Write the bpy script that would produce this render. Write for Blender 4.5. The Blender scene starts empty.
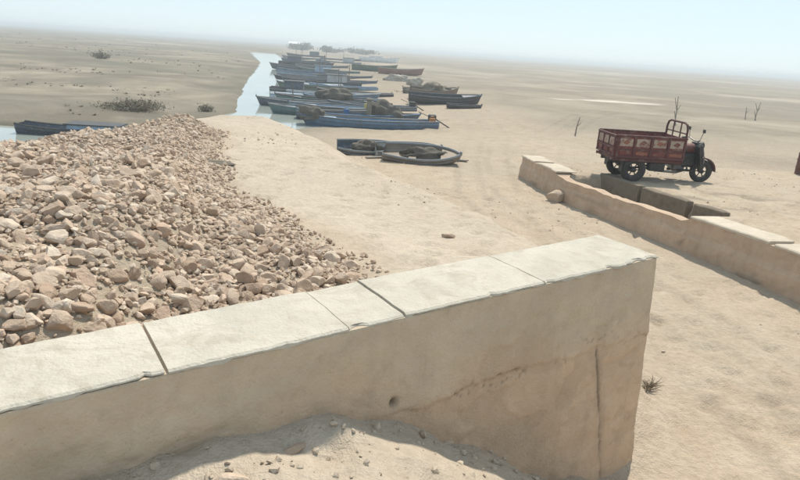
import bpy, bmesh, math, random
import numpy as np
from mathutils import Matrix, Vector, Euler
R = math.radians
rnd = random.Random(7)
SC = bpy.context.scene
COL = SC.collection

# ------------------------------------------------------------------ camera
CAM_H = 2.9
PITCH, ROLL = R(17.0), R(3.86)
F_ = Vector((0, math.cos(PITCH), -math.sin(PITCH)))
r0, u0 = Vector((1, 0, 0)), Vector((0, math.sin(PITCH), math.cos(PITCH)))
R_ = math.cos(ROLL) * r0 + math.sin(ROLL) * u0
U_ = -math.sin(ROLL) * r0 + math.cos(ROLL) * u0
cam = bpy.data.cameras.new('camera')
cam.sensor_width = 36; cam.lens = 36 * 620 / 800
cam.clip_start = 0.05; cam.clip_end = 20000
co = bpy.data.objects.new('camera', cam); COL.objects.link(co)
m = Matrix.Identity(4)
for i in range(3):
    m[i][0] = R_[i]; m[i][1] = U_[i]; m[i][2] = -F_[i]
m[2][3] = CAM_H
co.matrix_world = m
SC.camera = co

# ------------------------------------------------------------------ light
SUN_AZ, SUN_EL = R(20), R(57)          # azimuth clockwise from +Y
w = bpy.data.worlds.new('World'); SC.world = w; w.use_nodes = True
nt = w.node_tree
bg = nt.nodes['Background']
sky = nt.nodes.new('ShaderNodeTexSky'); sky.sky_type = 'NISHITA'
sky.sun_disc = False
sky.sun_elevation = SUN_EL; sky.sun_rotation = SUN_AZ
sky.altitude = 0; sky.air_density = 1.0; sky.dust_density = 0.3; sky.ozone_density = 2.5
veil = nt.nodes.new('ShaderNodeMix'); veil.data_type = 'RGBA'      # even dust veil over the whole sky
veil.inputs[0].default_value = 0.80
veil.inputs[7].default_value = (4.35, 5.25, 5.85, 1)
nt.links.new(sky.outputs[0], veil.inputs[6]); nt.links.new(veil.outputs[2], bg.inputs['Color'])
bg.inputs['Strength'].default_value = 0.10
sl = bpy.data.lights.new('sun', 'SUN'); sl.energy = 2.8; sl.angle = R(2.5); sl.color = (1.0, 0.94, 0.83)
so = bpy.data.objects.new('sun', sl); COL.objects.link(so)
sd = Vector((math.sin(SUN_AZ) * math.cos(SUN_EL), math.cos(SUN_AZ) * math.cos(SUN_EL), math.sin(SUN_EL)))
so.rotation_euler = sd.to_track_quat('Z', 'Y').to_euler(); so.location = (10, 20, 40)
SC.view_settings.view_transform = 'Standard'; SC.view_settings.look = 'None'
SC.view_settings.exposure = 0.74; SC.view_settings.gamma = 1.0
SC.view_settings.use_curve_mapping = False

# ------------------------------------------------------------------ noise (numpy)
def _h(ix, iy, seed):
    n = (ix.astype(np.int64) * 374761393 + iy.astype(np.int64) * 668265263 + seed * 974711) & 0x7fffffff
    n = ((n ^ (n >> 13)) * 1274126177) & 0x7fffffff
    return ((n ^ (n >> 16)) & 0xffff) / 65535.0
def vnoise(x, y, seed=0):
    x = np.asarray(x, float); y = np.asarray(y, float)
    ix = np.floor(x); iy = np.floor(y); fx = x - ix; fy = y - iy
    fx = fx * fx * (3 - 2 * fx); fy = fy * fy * (3 - 2 * fy)
    a = _h(ix, iy, seed); b = _h(ix + 1, iy, seed); c = _h(ix, iy + 1, seed); d = _h(ix + 1, iy + 1, seed)
    return (a + (b - a) * fx) * (1 - fy) + (c + (d - c) * fx) * fy - 0.5
def fbm(x, y, seed=0, o=4):
    s = 0; a = 1.0
    for k in range(o):
        s = s + a * vnoise(np.asarray(x) * 2 ** k, np.asarray(y) * 2 ** k, seed + k * 17); a *= 0.5
    return s
def sst(a, b, x):
    t = np.clip((x - a) / (b - a), 0, 1); return t * t * (3 - 2 * t)
def poly_sd(x, y, poly):
    """signed distance, positive inside"""
    x = np.asarray(x, float); y = np.asarray(y, float)
    d = np.full(x.shape, 1e18); ins = np.zeros(x.shape, bool)
    n = len(poly)
    for i in range(n):
        ax, ay = poly[i]; bx, by = poly[(i + 1) % n]
        ex, ey = bx - ax, by - ay
        t = np.clip(((x - ax) * ex + (y - ay) * ey) / (ex * ex + ey * ey), 0, 1)
        d = np.minimum(d, (x - ax - t * ex) ** 2 + (y - ay - t * ey) ** 2)
        if by != ay:
            c = ((ay > y) != (by > y)) & (x < ex * (y - ay) / (by - ay) + ax)
            ins ^= c
    d = np.sqrt(d)
    return np.where(ins, d, -d)
def line_dist(x, y, pts):
    """distance, signed side (left +) and arc length along an open polyline"""
    x = np.asarray(x, float); y = np.asarray(y, float)
    best = np.full(x.shape, 1e18); off = np.zeros(x.shape); arc = np.zeros(x.shape); acc = 0
    for i in range(len(pts) - 1):
        ax, ay = pts[i]; bx, by = pts[i + 1]; ex, ey = bx - ax, by - ay; L = math.hypot(ex, ey)
        tr = ((x - ax) * ex + (y - ay) * ey) / (L * L)
        t = np.clip(tr, 0, 1)
        dd = (x - ax - t * ex) ** 2 + (y - ay - t * ey) ** 2
        side = (ex * (y - ay) - ey * (x - ax)) / L
        b = dd < best
        best = np.where(b, dd, best); off = np.where(b, np.sign(side) * np.sqrt(dd), off); arc = np.where(b, acc + t * L, arc)
        acc += L
    return off, arc

# ------------------------------------------------------------------ object helpers
def tag(o, label=None, cat=None, group=None, kind=None):
    if label: o['label'] = label
    if cat: o['category'] = cat
    if group: o['group'] = group
    if kind: o['kind'] = kind
    return o
def empty(name, loc, rz=0.0, scale=1.0, rx=0.0, ry=0.0):
    o = bpy.data.objects.new(name, None); COL.objects.link(o)
    o.empty_display_size = 0.2
    o.location = loc; o.rotation_euler = (rx, ry, rz); o.scale = (scale,) * 3
    return o
class MB:
    def __init__(s): s.v = []; s.f = []
    def add(s, vs, fs):
        n = len(s.v); s.v += [tuple(p) for p in vs]; s.f += [tuple(i + n for i in f) for f in fs]; return s
    def box(s, c, size, rot=(0, 0, 0), taper=1.0, ch=0.0):
        hx, hy, hz = size[0] / 2, size[1] / 2, size[2] / 2
        M = Euler(rot).to_matrix(); c = Vector(c)
        if ch <= 0:
            vs = []
            for sz, k in ((-1, 1.0), (1, taper)):
                for sx, sy in ((-1, -1), (1, -1), (1, 1), (-1, 1)): vs.append(c + M @ Vector((sx * hx * k, sy * hy * k, sz * hz)))
            return s.add(vs, [(3, 2, 1, 0), (4, 5, 6, 7), (0, 1, 5, 4), (1, 2, 6, 5), (2, 3, 7, 6), (3, 0, 4, 7)])
        ch = min(ch, hx * .9, hy * .9, hz * .9)
        vs = []; idx = {}
        for sx in (-1, 1):
            for sy in (-1, 1):
                for sz in (-1, 1):
                    for a in range(3):
                        p = [sx * (hx - ch), sy * (hy - ch), sz * (hz - ch)]
                        p[a] = (sx * hx, sy * hy, sz * hz)[a]
                        idx[(sx, sy, sz, a)] = len(vs); vs.append(c + M @ Vector(p))
        fs = []
        for a in range(3):
            b, d = [(1, 2), (2, 0), (0, 1)][a]
            for sg in (-1, 1):
                q = []
                for t1, t2 in ((-1, -1), (1, -1), (1, 1), (-1, 1)):
                    k = [0, 0, 0]; k[a] = sg; k[b] = t1; k[d] = t2; q.append(idx[(k[0], k[1], k[2], a)])
                fs.append(q if sg > 0 else q[::-1])
        for a in range(3):
            b, d = [(1, 2), (2, 0), (0, 1)][a]
            for t1 in (-1, 1):
                for t2 in (-1, 1):
                    k0 = [0, 0, 0]; k0[b] = t1; k0[d] = t2; k1 = list(k0); k0[a] = -1; k1[a] = 1
                    q = [idx[(*k0, b)], idx[(*k1, b)], idx[(*k1, d)], idx[(*k0, d)]]
                    fs.append(q if t1 * t2 < 0 else q[::-1])
        for sx in (-1, 1):
            for sy in (-1, 1):
                for sz in (-1, 1):
                    q = [idx[(sx, sy, sz, 0)], idx[(sx, sy, sz, 1)], idx[(sx, sy, sz, 2)]]
                    fs.append(q if sx * sy * sz > 0 else q[::-1])
        return s.add(vs, fs)
    def tube(s, pts, r, n=8, cap=True):
        pts = [Vector(p) for p in pts]; rs = r if isinstance(r, (list, tuple)) else [r] * len(pts)
        vs = []; prev = None
        for i, p in enumerate(pts):
            a = pts[max(i - 1, 0)]; b = pts[min(i + 1, len(pts) - 1)]
            t = (b - a).normalized()
            if prev is None:
                x = t.orthogonal().normalized()
            else:
                x = prev - t * prev.dot(t)
                x = x.normalized() if x.length > 1e-6 else t.orthogonal().normalized()
            prev = x; y = t.cross(x)
            for k in range(n):
                an = 2 * math.pi * k / n; vs.append(p + (x * math.cos(an) + y * math.sin(an)) * rs[i])
        fs = []
        for i in range(len(pts) - 1):
            for k in range(n):
                k2 = (k + 1) % n; fs.append((i * n + k, i * n + k2, (i + 1) * n + k2, (i + 1) * n + k))
        if cap:
            fs.append(tuple(range(n))[::-1]); fs.append(tuple((len(pts) - 1) * n + k for k in range(n)))
        return s.add(vs, fs)
    def lathe(s, prof, n=20, axis='y', c=(0, 0, 0)):
        """prof: list of (radius, offset along axis); closed ring"""
        vs = []; fs = []; m_ = len(prof); c = Vector(c)
        for k in range(n):
            an = 2 * math.pi * k / n; ca, sa = math.cos(an), math.sin(an)
            for (r, h) in prof:
                p = {'y': Vector((r * ca, h, r * sa)), 'z': Vector((r * ca, r * sa, h)), 'x': Vector((h, r * ca, r * sa))}[axis]
                vs.append(c + p)
        for k in range(n):
            k2 = (k + 1) % n
            for j in range(m_ - 1):
                fs.append((k * m_ + j, k2 * m_ + j, k2 * m_ + j + 1, k * m_ + j + 1))
        return s.add(vs, fs)
    def build(s, name, mat, parent=None, smooth=False):
        me = bpy.data.meshes.new(name); me.from_pydata(s.v, [], s.f); me.update()
        return link(name, me, mat, parent, smooth)
def link(name, me, mat, parent=None, smooth=False):
    if mat and not me.materials: me.materials.append(mat)
    if smooth: me.polygons.foreach_set('use_smooth', [True] * len(me.polygons))
    o = bpy.data.objects.new(name, me); COL.objects.link(o)
    if parent: o.parent = parent
    return o
def fixnormals(me):
    bm = bmesh.new(); bm.from_mesh(me); bmesh.ops.recalc_face_normals(bm, faces=bm.faces); bm.to_mesh(me); bm.free()

# ------------------------------------------------------------------ materials
def N(nt, t, **kw):
    n = nt.nodes.new(t)
    for k, v in kw.items(): setattr(n, k, v)
    return n
def newmat(name):
    m = bpy.data.materials.new(name); m.use_nodes = True; nt = m.node_tree
    return m, nt, nt.nodes['Principled BSDF']
def ramp(nt, fac, stops):
    r = N(nt, 'ShaderNodeValToRGB'); e = r.color_ramp.elements
    while len(e) < len(stops): e.new(0.5)
    for i, (p, c) in enumerate(stops):
        e[i].position = p; e[i].color = (*c, 1) if len(c) == 3 else c
    nt.links.new(fac, r.inputs[0]); return r.outputs[0]
def noise(nt, vec, scale, detail=4, rough=0.55, dist=0.0):
    n = N(nt, 'ShaderNodeTexNoise'); n.inputs['Scale'].default_value = scale; n.inputs['Detail'].default_value = detail
    n.inputs['Roughness'].default_value = rough; n.inputs['Distortion'].default_value = dist
    nt.links.new(vec, n.inputs['Vector']); return n.outputs[0]
def mixc(nt, fac, a, b, mode='MIX'):
    x = N(nt, 'ShaderNodeMix', data_type='RGBA', blend_type=mode)
    for i, val in ((0, fac), (6, a), (7, b)):
        if isinstance(val, (int, float)): x.inputs[i].default_value = val
        elif isinstance(val, tuple): x.inputs[i].default_value = (*val, 1)
        else: nt.links.new(val, x.inputs[i])
    return x.outputs[2]
def bump(nt, bs, h, strength=0.3, dist=0.02):
    b = N(nt, 'ShaderNodeBump'); b.inputs['Strength'].default_value = strength; b.inputs['Distance'].default_value = dist
    nt.links.new(h, b.inputs['Height']); nt.links.new(b.outputs[0], bs.inputs['Normal']); return b
def sc(c, k): return tuple(min(1, x * k) for x in c)
def worn(name, col, wear=None, amt=0.35, scale=3.0, rough=0.7, metallic=0.0, bs_=0.25, bd=0.01, objrand=0.0, wk=6):
    """painted / weathered stuff: base colour, its own mottling, patches of wear"""
    m, nt, b = newmat(name)
    tc = N(nt, 'ShaderNodeTexCoord').outputs['Object']
    n1 = noise(nt, tc, scale, 5, 0.6); n2 = noise(nt, tc, scale * wk, 5, 0.65)
    c = ramp(nt, n1, [(0.25, sc(col, 0.72)), (0.75, sc(col, 1.28))])
    if wear:
        f = ramp(nt, n2, [(0.62 - amt * 0.3, (0, 0, 0)), (0.70 - amt * 0.2, (1, 1, 1))])
        f2 = N(nt, 'ShaderNodeMath', operation='MULTIPLY'); nt.links.new(f, f2.inputs[0]); f2.inputs[1].default_value = amt * 2
        f2.use_clamp = True
        c = mixc(nt, f2.outputs[0], c, wear)
    if objrand:
        oi = N(nt, 'ShaderNodeObjectInfo').outputs['Random']
        c = mixc(nt, 1.0, c, ramp(nt, oi, [(0, (1 - objrand,) * 3), (1, (1, 1, 1))]), 'MULTIPLY')
    nt.links.new(c, b.inputs['Base Color'])
    b.inputs['Roughness'].default_value = rough; b.inputs['Metallic'].default_value = metallic
    bump(nt, b, n2, bs_, bd)
    return m

def ground_mat():
    m, nt, b = newmat('sandy_soil')
    g = N(nt, 'ShaderNodeNewGeometry').outputs['Position']
    at = N(nt, 'ShaderNodeAttribute', attribute_name='soil')
    sep = N(nt, 'ShaderNodeSeparateColor'); nt.links.new(at.outputs['Color'], sep.inputs[0])
    n1 = noise(nt, g, 0.35, 6, 0.6); n2 = noise(nt, g, 2.2, 6, 0.65); n3 = noise(nt, g, 14, 5, 0.6); n4 = noise(nt, g, 70, 3, 0.6)
    n5 = noise(nt, g, 0.045, 6, 0.6, 0.6)
    sand = ramp(nt, n2, [(0.28, (0.41, 0.315, 0.225)), (0.5, (0.48, 0.38, 0.28)), (0.75, (0.54, 0.445, 0.34))])
    sand = mixc(nt, ramp(nt, n1, [(0.35, (0, 0, 0)), (0.7, (0.6, 0.6, 0.6))]), sand, (0.40, 0.34, 0.26))
    n6 = noise(nt, g, 0.9, 7, 0.7, 0.8)
    sand = mixc(nt, ramp(nt, n6, [(0.56, (0, 0, 0)), (0.68, (0.6, 0.6, 0.6))]), sand, (0.34, 0.27, 0.195))
    mud = ramp(nt, n1, [(0.3, (0.235, 0.20, 0.15)), (0.55, (0.31, 0.265, 0.20)), (0.75, (0.38, 0.325, 0.245))])
    n7 = noise(nt, g, 0.14, 6, 0.65, 0.5)
    mud = mixc(nt, ramp(nt, n7, [(0.46, (0, 0, 0)), (0.60, (0.85, 0.85, 0.85))]), mud, (0.16, 0.135, 0.10))
    mud = mixc(nt, ramp(nt, n5, [(0.42, (0, 0, 0)), (0.60, (0.85, 0.85, 0.85))]), mud, (0.165, 0.15, 0.115))
    mud = mixc(nt, ramp(nt, n5, [(0.30, (0.6, 0.6, 0.6)), (0.42, (0, 0, 0))]), mud, (0.44, 0.40, 0.32))
    c = mixc(nt, sep.outputs[0], sand, mud)
    c = mixc(nt, sep.outputs[1], c, (0.64, 0.575, 0.485))           # dried salt crust
    c = mixc(nt, sep.outputs[2], c, (0.15, 0.135, 0.10))           # damp earth at the water, dark blotches on the terrace
    grain = ramp(nt, n3, [(0.3, (0.80, 0.79, 0.78)), (0.6, (1, 1, 1)), (0.8, (1.0, 1.0, 1.0))])
    c = mixc(nt, 0.8, c, grain, 'MULTIPLY')
    sp = ramp(nt, n4, [(0.27, (0.6, 0.58, 0.55)), (0.36, (1, 1, 1))])
    c = mixc(nt, 0.7, c, sp, 'MULTIPLY')
    nt.links.new(c, b.inputs['Base Color']); b.inputs['Roughness'].default_value = 0.95
    b.inputs['Specular IOR Level'].default_value = 0.15
    mx = N(nt, 'ShaderNodeMath', operation='MULTIPLY_ADD'); nt.links.new(n3, mx.inputs[0]); mx.inputs[1].default_value = 2.2; nt.links.new(n4, mx.inputs[2])
    bump(nt, b, mx.outputs[0], 0.65, 0.026)
    return m
def rock_mat():
    m, nt, b = newmat('quarry_stone')
    tc = N(nt, 'ShaderNodeTexCoord').outputs['Object']
    g = N(nt, 'ShaderNodeNewGeometry')
    oi = N(nt, 'ShaderNodeObjectInfo').outputs['Random']
    ad = N(nt, 'ShaderNodeMath', operation='ADD'); nt.links.new(oi, ad.inputs[0]); nt.links.new(g.outputs['Random Per Island'], ad.inputs[1])
    fr = N(nt, 'ShaderNodeMath', operation='FRACT'); nt.links.new(ad.outputs[0], fr.inputs[0])
    base = ramp(nt, fr.outputs[0], [(0.0, (0.40, 0.29, 0.21)), (0.2, (0.51, 0.395, 0.30)), (0.4, (0.57, 0.45, 0.345)), (0.6, (0.50, 0.38, 0.28)), (0.8, (0.63, 0.53, 0.425)), (0.92, (0.53, 0.385, 0.285)), (1.0, (0.45, 0.385, 0.31))])
    n1 = noise(nt, g.outputs['Position'], 14, 5, 0.65); n2 = noise(nt, g.outputs['Position'], 55, 4, 0.6)
    c = mixc(nt, 1.0, base, ramp(nt, n1, [(0.3, (0.74, 0.72, 0.70)), (0.65, (1.0, 1.0, 1.0))]), 'MULTIPLY')
    nt.links.new(c, b.inputs['Base Color']); b.inputs['Roughness'].default_value = 0.93
    b.inputs['Specular IOR Level'].default_value = 0.2
    mx = N(nt, 'ShaderNodeMath', operation='MULTIPLY_ADD'); nt.links.new(n1, mx.inputs[0]); mx.inputs[1].default_value = 2; nt.links.new(n2, mx.inputs[2])
    bump(nt, b, mx.outputs[0], 0.6, 0.012)
    return m
def concrete_mat(name, col, dark, seam=False, rough=0.9):
    m, nt, b = newmat(name)
    g = N(nt, 'ShaderNodeNewGeometry').outputs['Position']
    n1 = noise(nt, g, 1.6, 6, 0.65, 0.4); n2 = noise(nt, g, 9, 6, 0.65); n3 = noise(nt, g, 60, 4, 0.6)
    c = ramp(nt, n1, [(0.3, sc(col, 0.84)), (0.55, col), (0.75, sc(col, 1.1))])
    c = mixc(nt, ramp(nt, n2, [(0.52, (0, 0, 0)), (0.75, (0.55, 0.55, 0.55))]), c, dark)
    if not seam:                               # blown sand and scuffs lying on the slab
        n8 = noise(nt, g, 3.2, 7, 0.72, 1.2)
        c = mixc(nt, ramp(nt, n8, [(0.5, (0, 0, 0)), (0.66, (0.7, 0.7, 0.7))]), c, dark)
    if seam:                                   # run-down streaks, real dirt on the face
        mp = N(nt, 'ShaderNodeMapping'); mp.inputs['Scale'].default_value = (6, 6, 0.5); nt.links.new(g, mp.inputs['Vector'])
        st = noise(nt, mp.outputs[0], 1.0, 5, 0.6)
        c = mixc(nt, ramp(nt, st, [(0.5, (0, 0, 0)), (0.8, (0.45, 0.45, 0.45))]), c, dark)
        tn = N(nt, 'ShaderNodeAttribute', attribute_name='tone')
        c = mixc(nt, 1.0, c, ramp(nt, tn.outputs['Fac'], [(0, (1.0, 0.90, 0.835)), (1, (0.93, 0.945, 0.94))]), 'MULTIPLY')
        at = N(nt, 'ShaderNodeAttribute', attribute_name='dirt')
        c = mixc(nt, at.outputs['Fac'], c, (0.10, 0.085, 0.06))
    sp = ramp(nt, n3, [(0.26, (0.6, 0.58, 0.55)), (0.34, (1, 1, 1))])
    c = mixc(nt, 0.7, c, sp, 'MULTIPLY')
    nt.links.new(c, b.inputs['Base Color']); b.inputs['Roughness'].default_value = rough
    b.inputs['Specular IOR Level'].default_value = 0.25
    mx = N(nt, 'ShaderNodeMath', operation='MULTIPLY_ADD'); nt.links.new(n2, mx.inputs[0]); mx.inputs[1].default_value = 1.5; nt.links.new(n3, mx.inputs[2])
    bump(nt, b, mx.outputs[0], 0.7, 0.010)
    return m
def water_mat():
    m, nt, b = newmat('canal_water')
    g = N(nt, 'ShaderNodeNewGeometry').outputs['Position']
    n1 = noise(nt, g, 3.0, 4, 0.6); n2 = noise(nt, g, 0.3, 3, 0.5)
    nt.links.new(ramp(nt, n2, [(0.3, (0.28, 0.30, 0.27)), (0.7, (0.34, 0.36, 0.32))]), b.inputs['Base Color'])
    b.inputs['Roughness'].default_value = 0.08; b.inputs['IOR'].default_value = 1.33
    bump(nt, b, n1, 0.06, 0.02)
    return m
def leaf_mat(name, a, c):
    m, nt, b = newmat(name)
    g = N(nt, 'ShaderNodeNewGeometry').outputs['Random Per Island']
    nt.links.new(ramp(nt, g, [(0, a), (1, c)]), b.inputs['Base Color']); b.inputs['Roughness'].default_value = 0.8
    return m

M = {}
M['pebble'] = worn('sandy_pebble', (0.42, 0.34, 0.255), (0.5, 0.43, 0.34), 0.3, 8, 0.95)
M['ground'] = ground_mat(); M['rock'] = rock_mat(); M['water'] = water_mat()
M['face'] = concrete_mat('wall_plaster', (0.58, 0.46, 0.335), (0.40, 0.315, 0.225), True)
M['coping'] = concrete_mat('pale_screed', (0.51, 0.465, 0.385), (0.37, 0.32, 0.245))
M['face2'] = concrete_mat('old_wall_plaster', (0.49, 0.40, 0.305), (0.33, 0.265, 0.195), True)
M['coping2'] = concrete_mat('old_screed', (0.53, 0.455, 0.355), (0.42, 0.345, 0.26))
M['channel'] = concrete_mat('shade_dark_channel_concrete', (0.20, 0.16, 0.115), (0.11, 0.09, 0.065))  # shade of the open channel put into the concrete colour
M['wood'] = worn('grey_driftwood', (0.16, 0.13, 0.10), (0.28, 0.25, 0.20), 0.3, 4)
M['stake'] = worn('stake_wood', (0.22, 0.185, 0.14), None, 0.3, 6)
M['bush'] = leaf_mat('dusty_scrub_leaves', (0.15, 0.125, 0.08), (0.25, 0.21, 0.145))
M['twig'] = worn('dry_twig', (0.17, 0.125, 0.075), None, 0.3, 8)

# ------------------------------------------------------------------ terrain
WA = np.array([1.757, 4.107]); WTH = R(33.5)
WD = np.array([math.cos(WTH), math.sin(WTH)]); WN = np.array([-math.sin(WTH), math.cos(WTH)])
WT = 0.517
def wz(s): return 1.65 + 0.031 * s
RW = [(2.80, 16.6), (2.95, 15.7), (3.15, 14.5), (3.45, 13.2), (3.88, 12.0), (4.35, 10.8), (4.68, 9.95), (4.98, 9.15), (5.40, 7.9), (5.85, 6.4), (6.2, 4.6)]
DYKE = [(1.1, 4.9), (1.35, 7.0), (0.35, 9.6), (-1.2, 12.2), (-3.0, 16.4), (-4.1, 18.4), (-5.6, 18.2), (-6.3, 15), (-6.5, 10), (-6.5, 5), (-7, -3), (-1, -3)]
HEAP = [(-0.25, 3.7), (-0.15, 4.6), (-0.4, 5.3), (-1.1, 6.6), (-2.5, 8.6), (-3.7, 11.4), (-4.3, 14.4), (-5.2, 15.6), (-6.0, 14), (-6.3, 10), (-6.5, 5), (-6.0, 1), (-3.5, 0.0), (-1.6, 2.0)]
WATER = [(-55, 220), (-27.4, 117), (-14.8, 57), (-11.5, 42.2), (-9.7, 35), (-10.3, 30), (-11.8, 26), (-15, 24.6), (-22, 25), (-40, 26),
         (-40, 19.5), (-20, 19.6), (-13.4, 19.8), (-9, 20.6), (-7.4, 24), (-6.2, 28), (-4, 30), (-1.6, 30.4), (0.6, 31.8), (0.0, 34.5), (-2.2, 40), (-5.5, 52), (-9.5, 66), (-13.4, 84), (-21.5, 117), (-47, 220)]
QW = 0.859
WATER = [(a * QW, b * QW) for a, b in WATER]
WZ = -0.45
TRACK2 = [(4.6, 13.9), (3.6, 15.4), (3.4, 18.0), (5.0, 24), (9, 34), (18, 52)]
TRACK = [(4.4, 0.5), (3.5, 5.0), (2.3, 9.5), (1.6, 13.5), (1.9, 18), (3.2, 26), (3.5, 40)]
def terrain(x, y):
    x = np.asarray(x, float); y = np.asarray(y, float)
    dcam = np.hypot(x, y)
    z = 0.10 * fbm(x / 9, y / 9, 3, 3) * sst(6, 30, dcam) + 0.035 * fbm(x / 1.3, y / 1.3, 5, 4) + 0.35 * fbm(x / 60, y / 60, 9, 3) * sst(60, 300, dcam)
    z = z - 0.22 * sst(-6, -10, x) * sst(60, 25, y)
    z = z - 0.12 * sst(6.5, 3.5, y) * sst(0.5, 2.5, x)
    # terrace behind the old wall on the right
    off, arc = line_dist(x, y, RW)
    side = sst(0.15, 0.32, off)
    ter = 0.50 * side * sst(26, 17, y) * sst(22, 14, x) * sst(0.2, 1.4, arc)
    z = z + ter
    pit = sst(0.24, 0.34, off) * sst(1.20, 1.12, off) * sst(3.1, 3.3, arc) * sst(6.75, 6.6, arc)
    z = z * (1 - pit) + (-0.05 + 0.25 * fbm(x * 1.2, y * 1.2, 33, 3)) * pit
    # dyke
    d = poly_sd(x, y, DYKE)
    crest = 0.80 + 0.28 * sst(9, 4.5, y)
    k = sst(-1.6, 0.15, d + 0.25 * fbm(x / 1.2, y / 1.2, 21, 3))
    dy = z * (1 - k) + (crest + 0.05 * fbm(x / 0.9, y / 0.9, 12, 4)) * k
    hp = poly_sd(x, y, HEAP)
    dy = dy + sst(-0.1, 0.9, hp) * (0.20 + 0.18 * sst(-1.0, -3.0, x) + 0.16 * fbm(x / 1.1, y / 1.1, 40, 3))
    roff, _a = line_dist(x, y, [(-5.0, 16), (-4.3, 13.0), (-3.15, 8.9), (-1.75, 5.2), (-1.5, 3.0), (-1.6, 1.5)])
    dy = dy + 0.22 * sst(0.15, -0.35, roff) * sst(11, 6, y) * sst(-0.1, 0.8, hp)
    # sand banked up against the near face of the wing wall
    s = (x - WA[0]) * WD[0] + (y - WA[1]) * WD[1]; n = (x - WA[0]) * WN[0] + (y - WA[1]) * WN[1]
    sj = s + 0.10 * fbm(x / 0.35, y / 0.35, 51, 3)
    c = np.interp(sj, [-6, -3.6, -3.1, -2.75, -2.45, -2.0, -1.5, -0.8, -0.2, 0.3], [1.1, 1.10, 1.15, 1.13, 1.10, 0.91, 0.61, 0.12, -0.15, -0.15])
    cl = np.abs(vnoise(x / 0.16, y / 0.16, 71)) * 0.05
    c = c + (0.05 * fbm(x / 0.3, y / 0.3, 61, 4) + cl * sst(0, -0.25, n)) * sst(0.4, -0.5, s)
    c = np.where(s < 0.3, c, -0.15 + 0.035 * fbm(x / 1.3, y / 1.3, 5, 4))
    far = sst(0.3, 2.5, s)
    bw = 0.17 + 1.4 * np.clip(s, 0, None)
    kb = sst(0.28 - bw, 0.28 + bw, n)
    near = c * (1 - kb) + dy * kb
    z = near * (1 - far) + dy * far
    # ruts of wheels and scattered foot prints
    tr, ta = line_dist(x, y, TRACK)
    wob = 0.06 * fbm(ta / 2.0, ta * 0 + 3.1, 203, 2)
    rut = sum(np.exp(-((np.abs(tr + wob + o_) - 0.42) / 0.075) ** 2) for o_ in (0.0, 0.55)) * (0.65 + 0.6 * fbm(ta / 0.5, tr * 3, 205, 2))
    z = z - 0.03 * rut * (1 - sst(16, 26, y))
    for cs, sd_ in ((0.55, 301), (0.73, 311)):
        ci, cj = np.floor(x / cs), np.floor(y / cs)
        px_, py_ = (ci + 0.3 + 0.4 * _h(ci, cj, sd_)) * cs, (cj + 0.3 + 0.4 * _h(ci, cj, sd_ + 1)) * cs
        an = _h(ci, cj, sd_ + 2) * 6.28
        u_, v_ = (x - px_) * np.cos(an) + (y - py_) * np.sin(an), -(x - px_) * np.sin(an) + (y - py_) * np.cos(an)
        q_ = (u_ / 0.13) ** 2 + (v_ / 0.065) ** 2
        z = z - (0.05 * np.exp(-q_) - 0.016 * np.exp(-((np.sqrt(q_) - 1.7) / 0.5) ** 2)) * (_h(ci, cj, sd_ + 3) > 0.35) * sst(18, 10, y) * sst(0.0, -0.3, hp)
    # water
    wsd = poly_sd(x, y, WATER) + 0.25 * fbm(x / 2.5, y / 2.5, 77, 3)
    low = sst(-6.5, -0.8, wsd) * sst(0.35, -1.2, d)
    z = z * (1 - low) + (WZ + 0.13 + 0.06 * fbm(x / 1.7, y / 1.7, 88, 3)) * low
    kw = sst(-0.35, 1.1, wsd)
    z = z * (1 - kw) + (-1.2) * kw
    return z
def tz(x, y): return float(terrain(np.array([x]), np.array([y]))[0])

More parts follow.
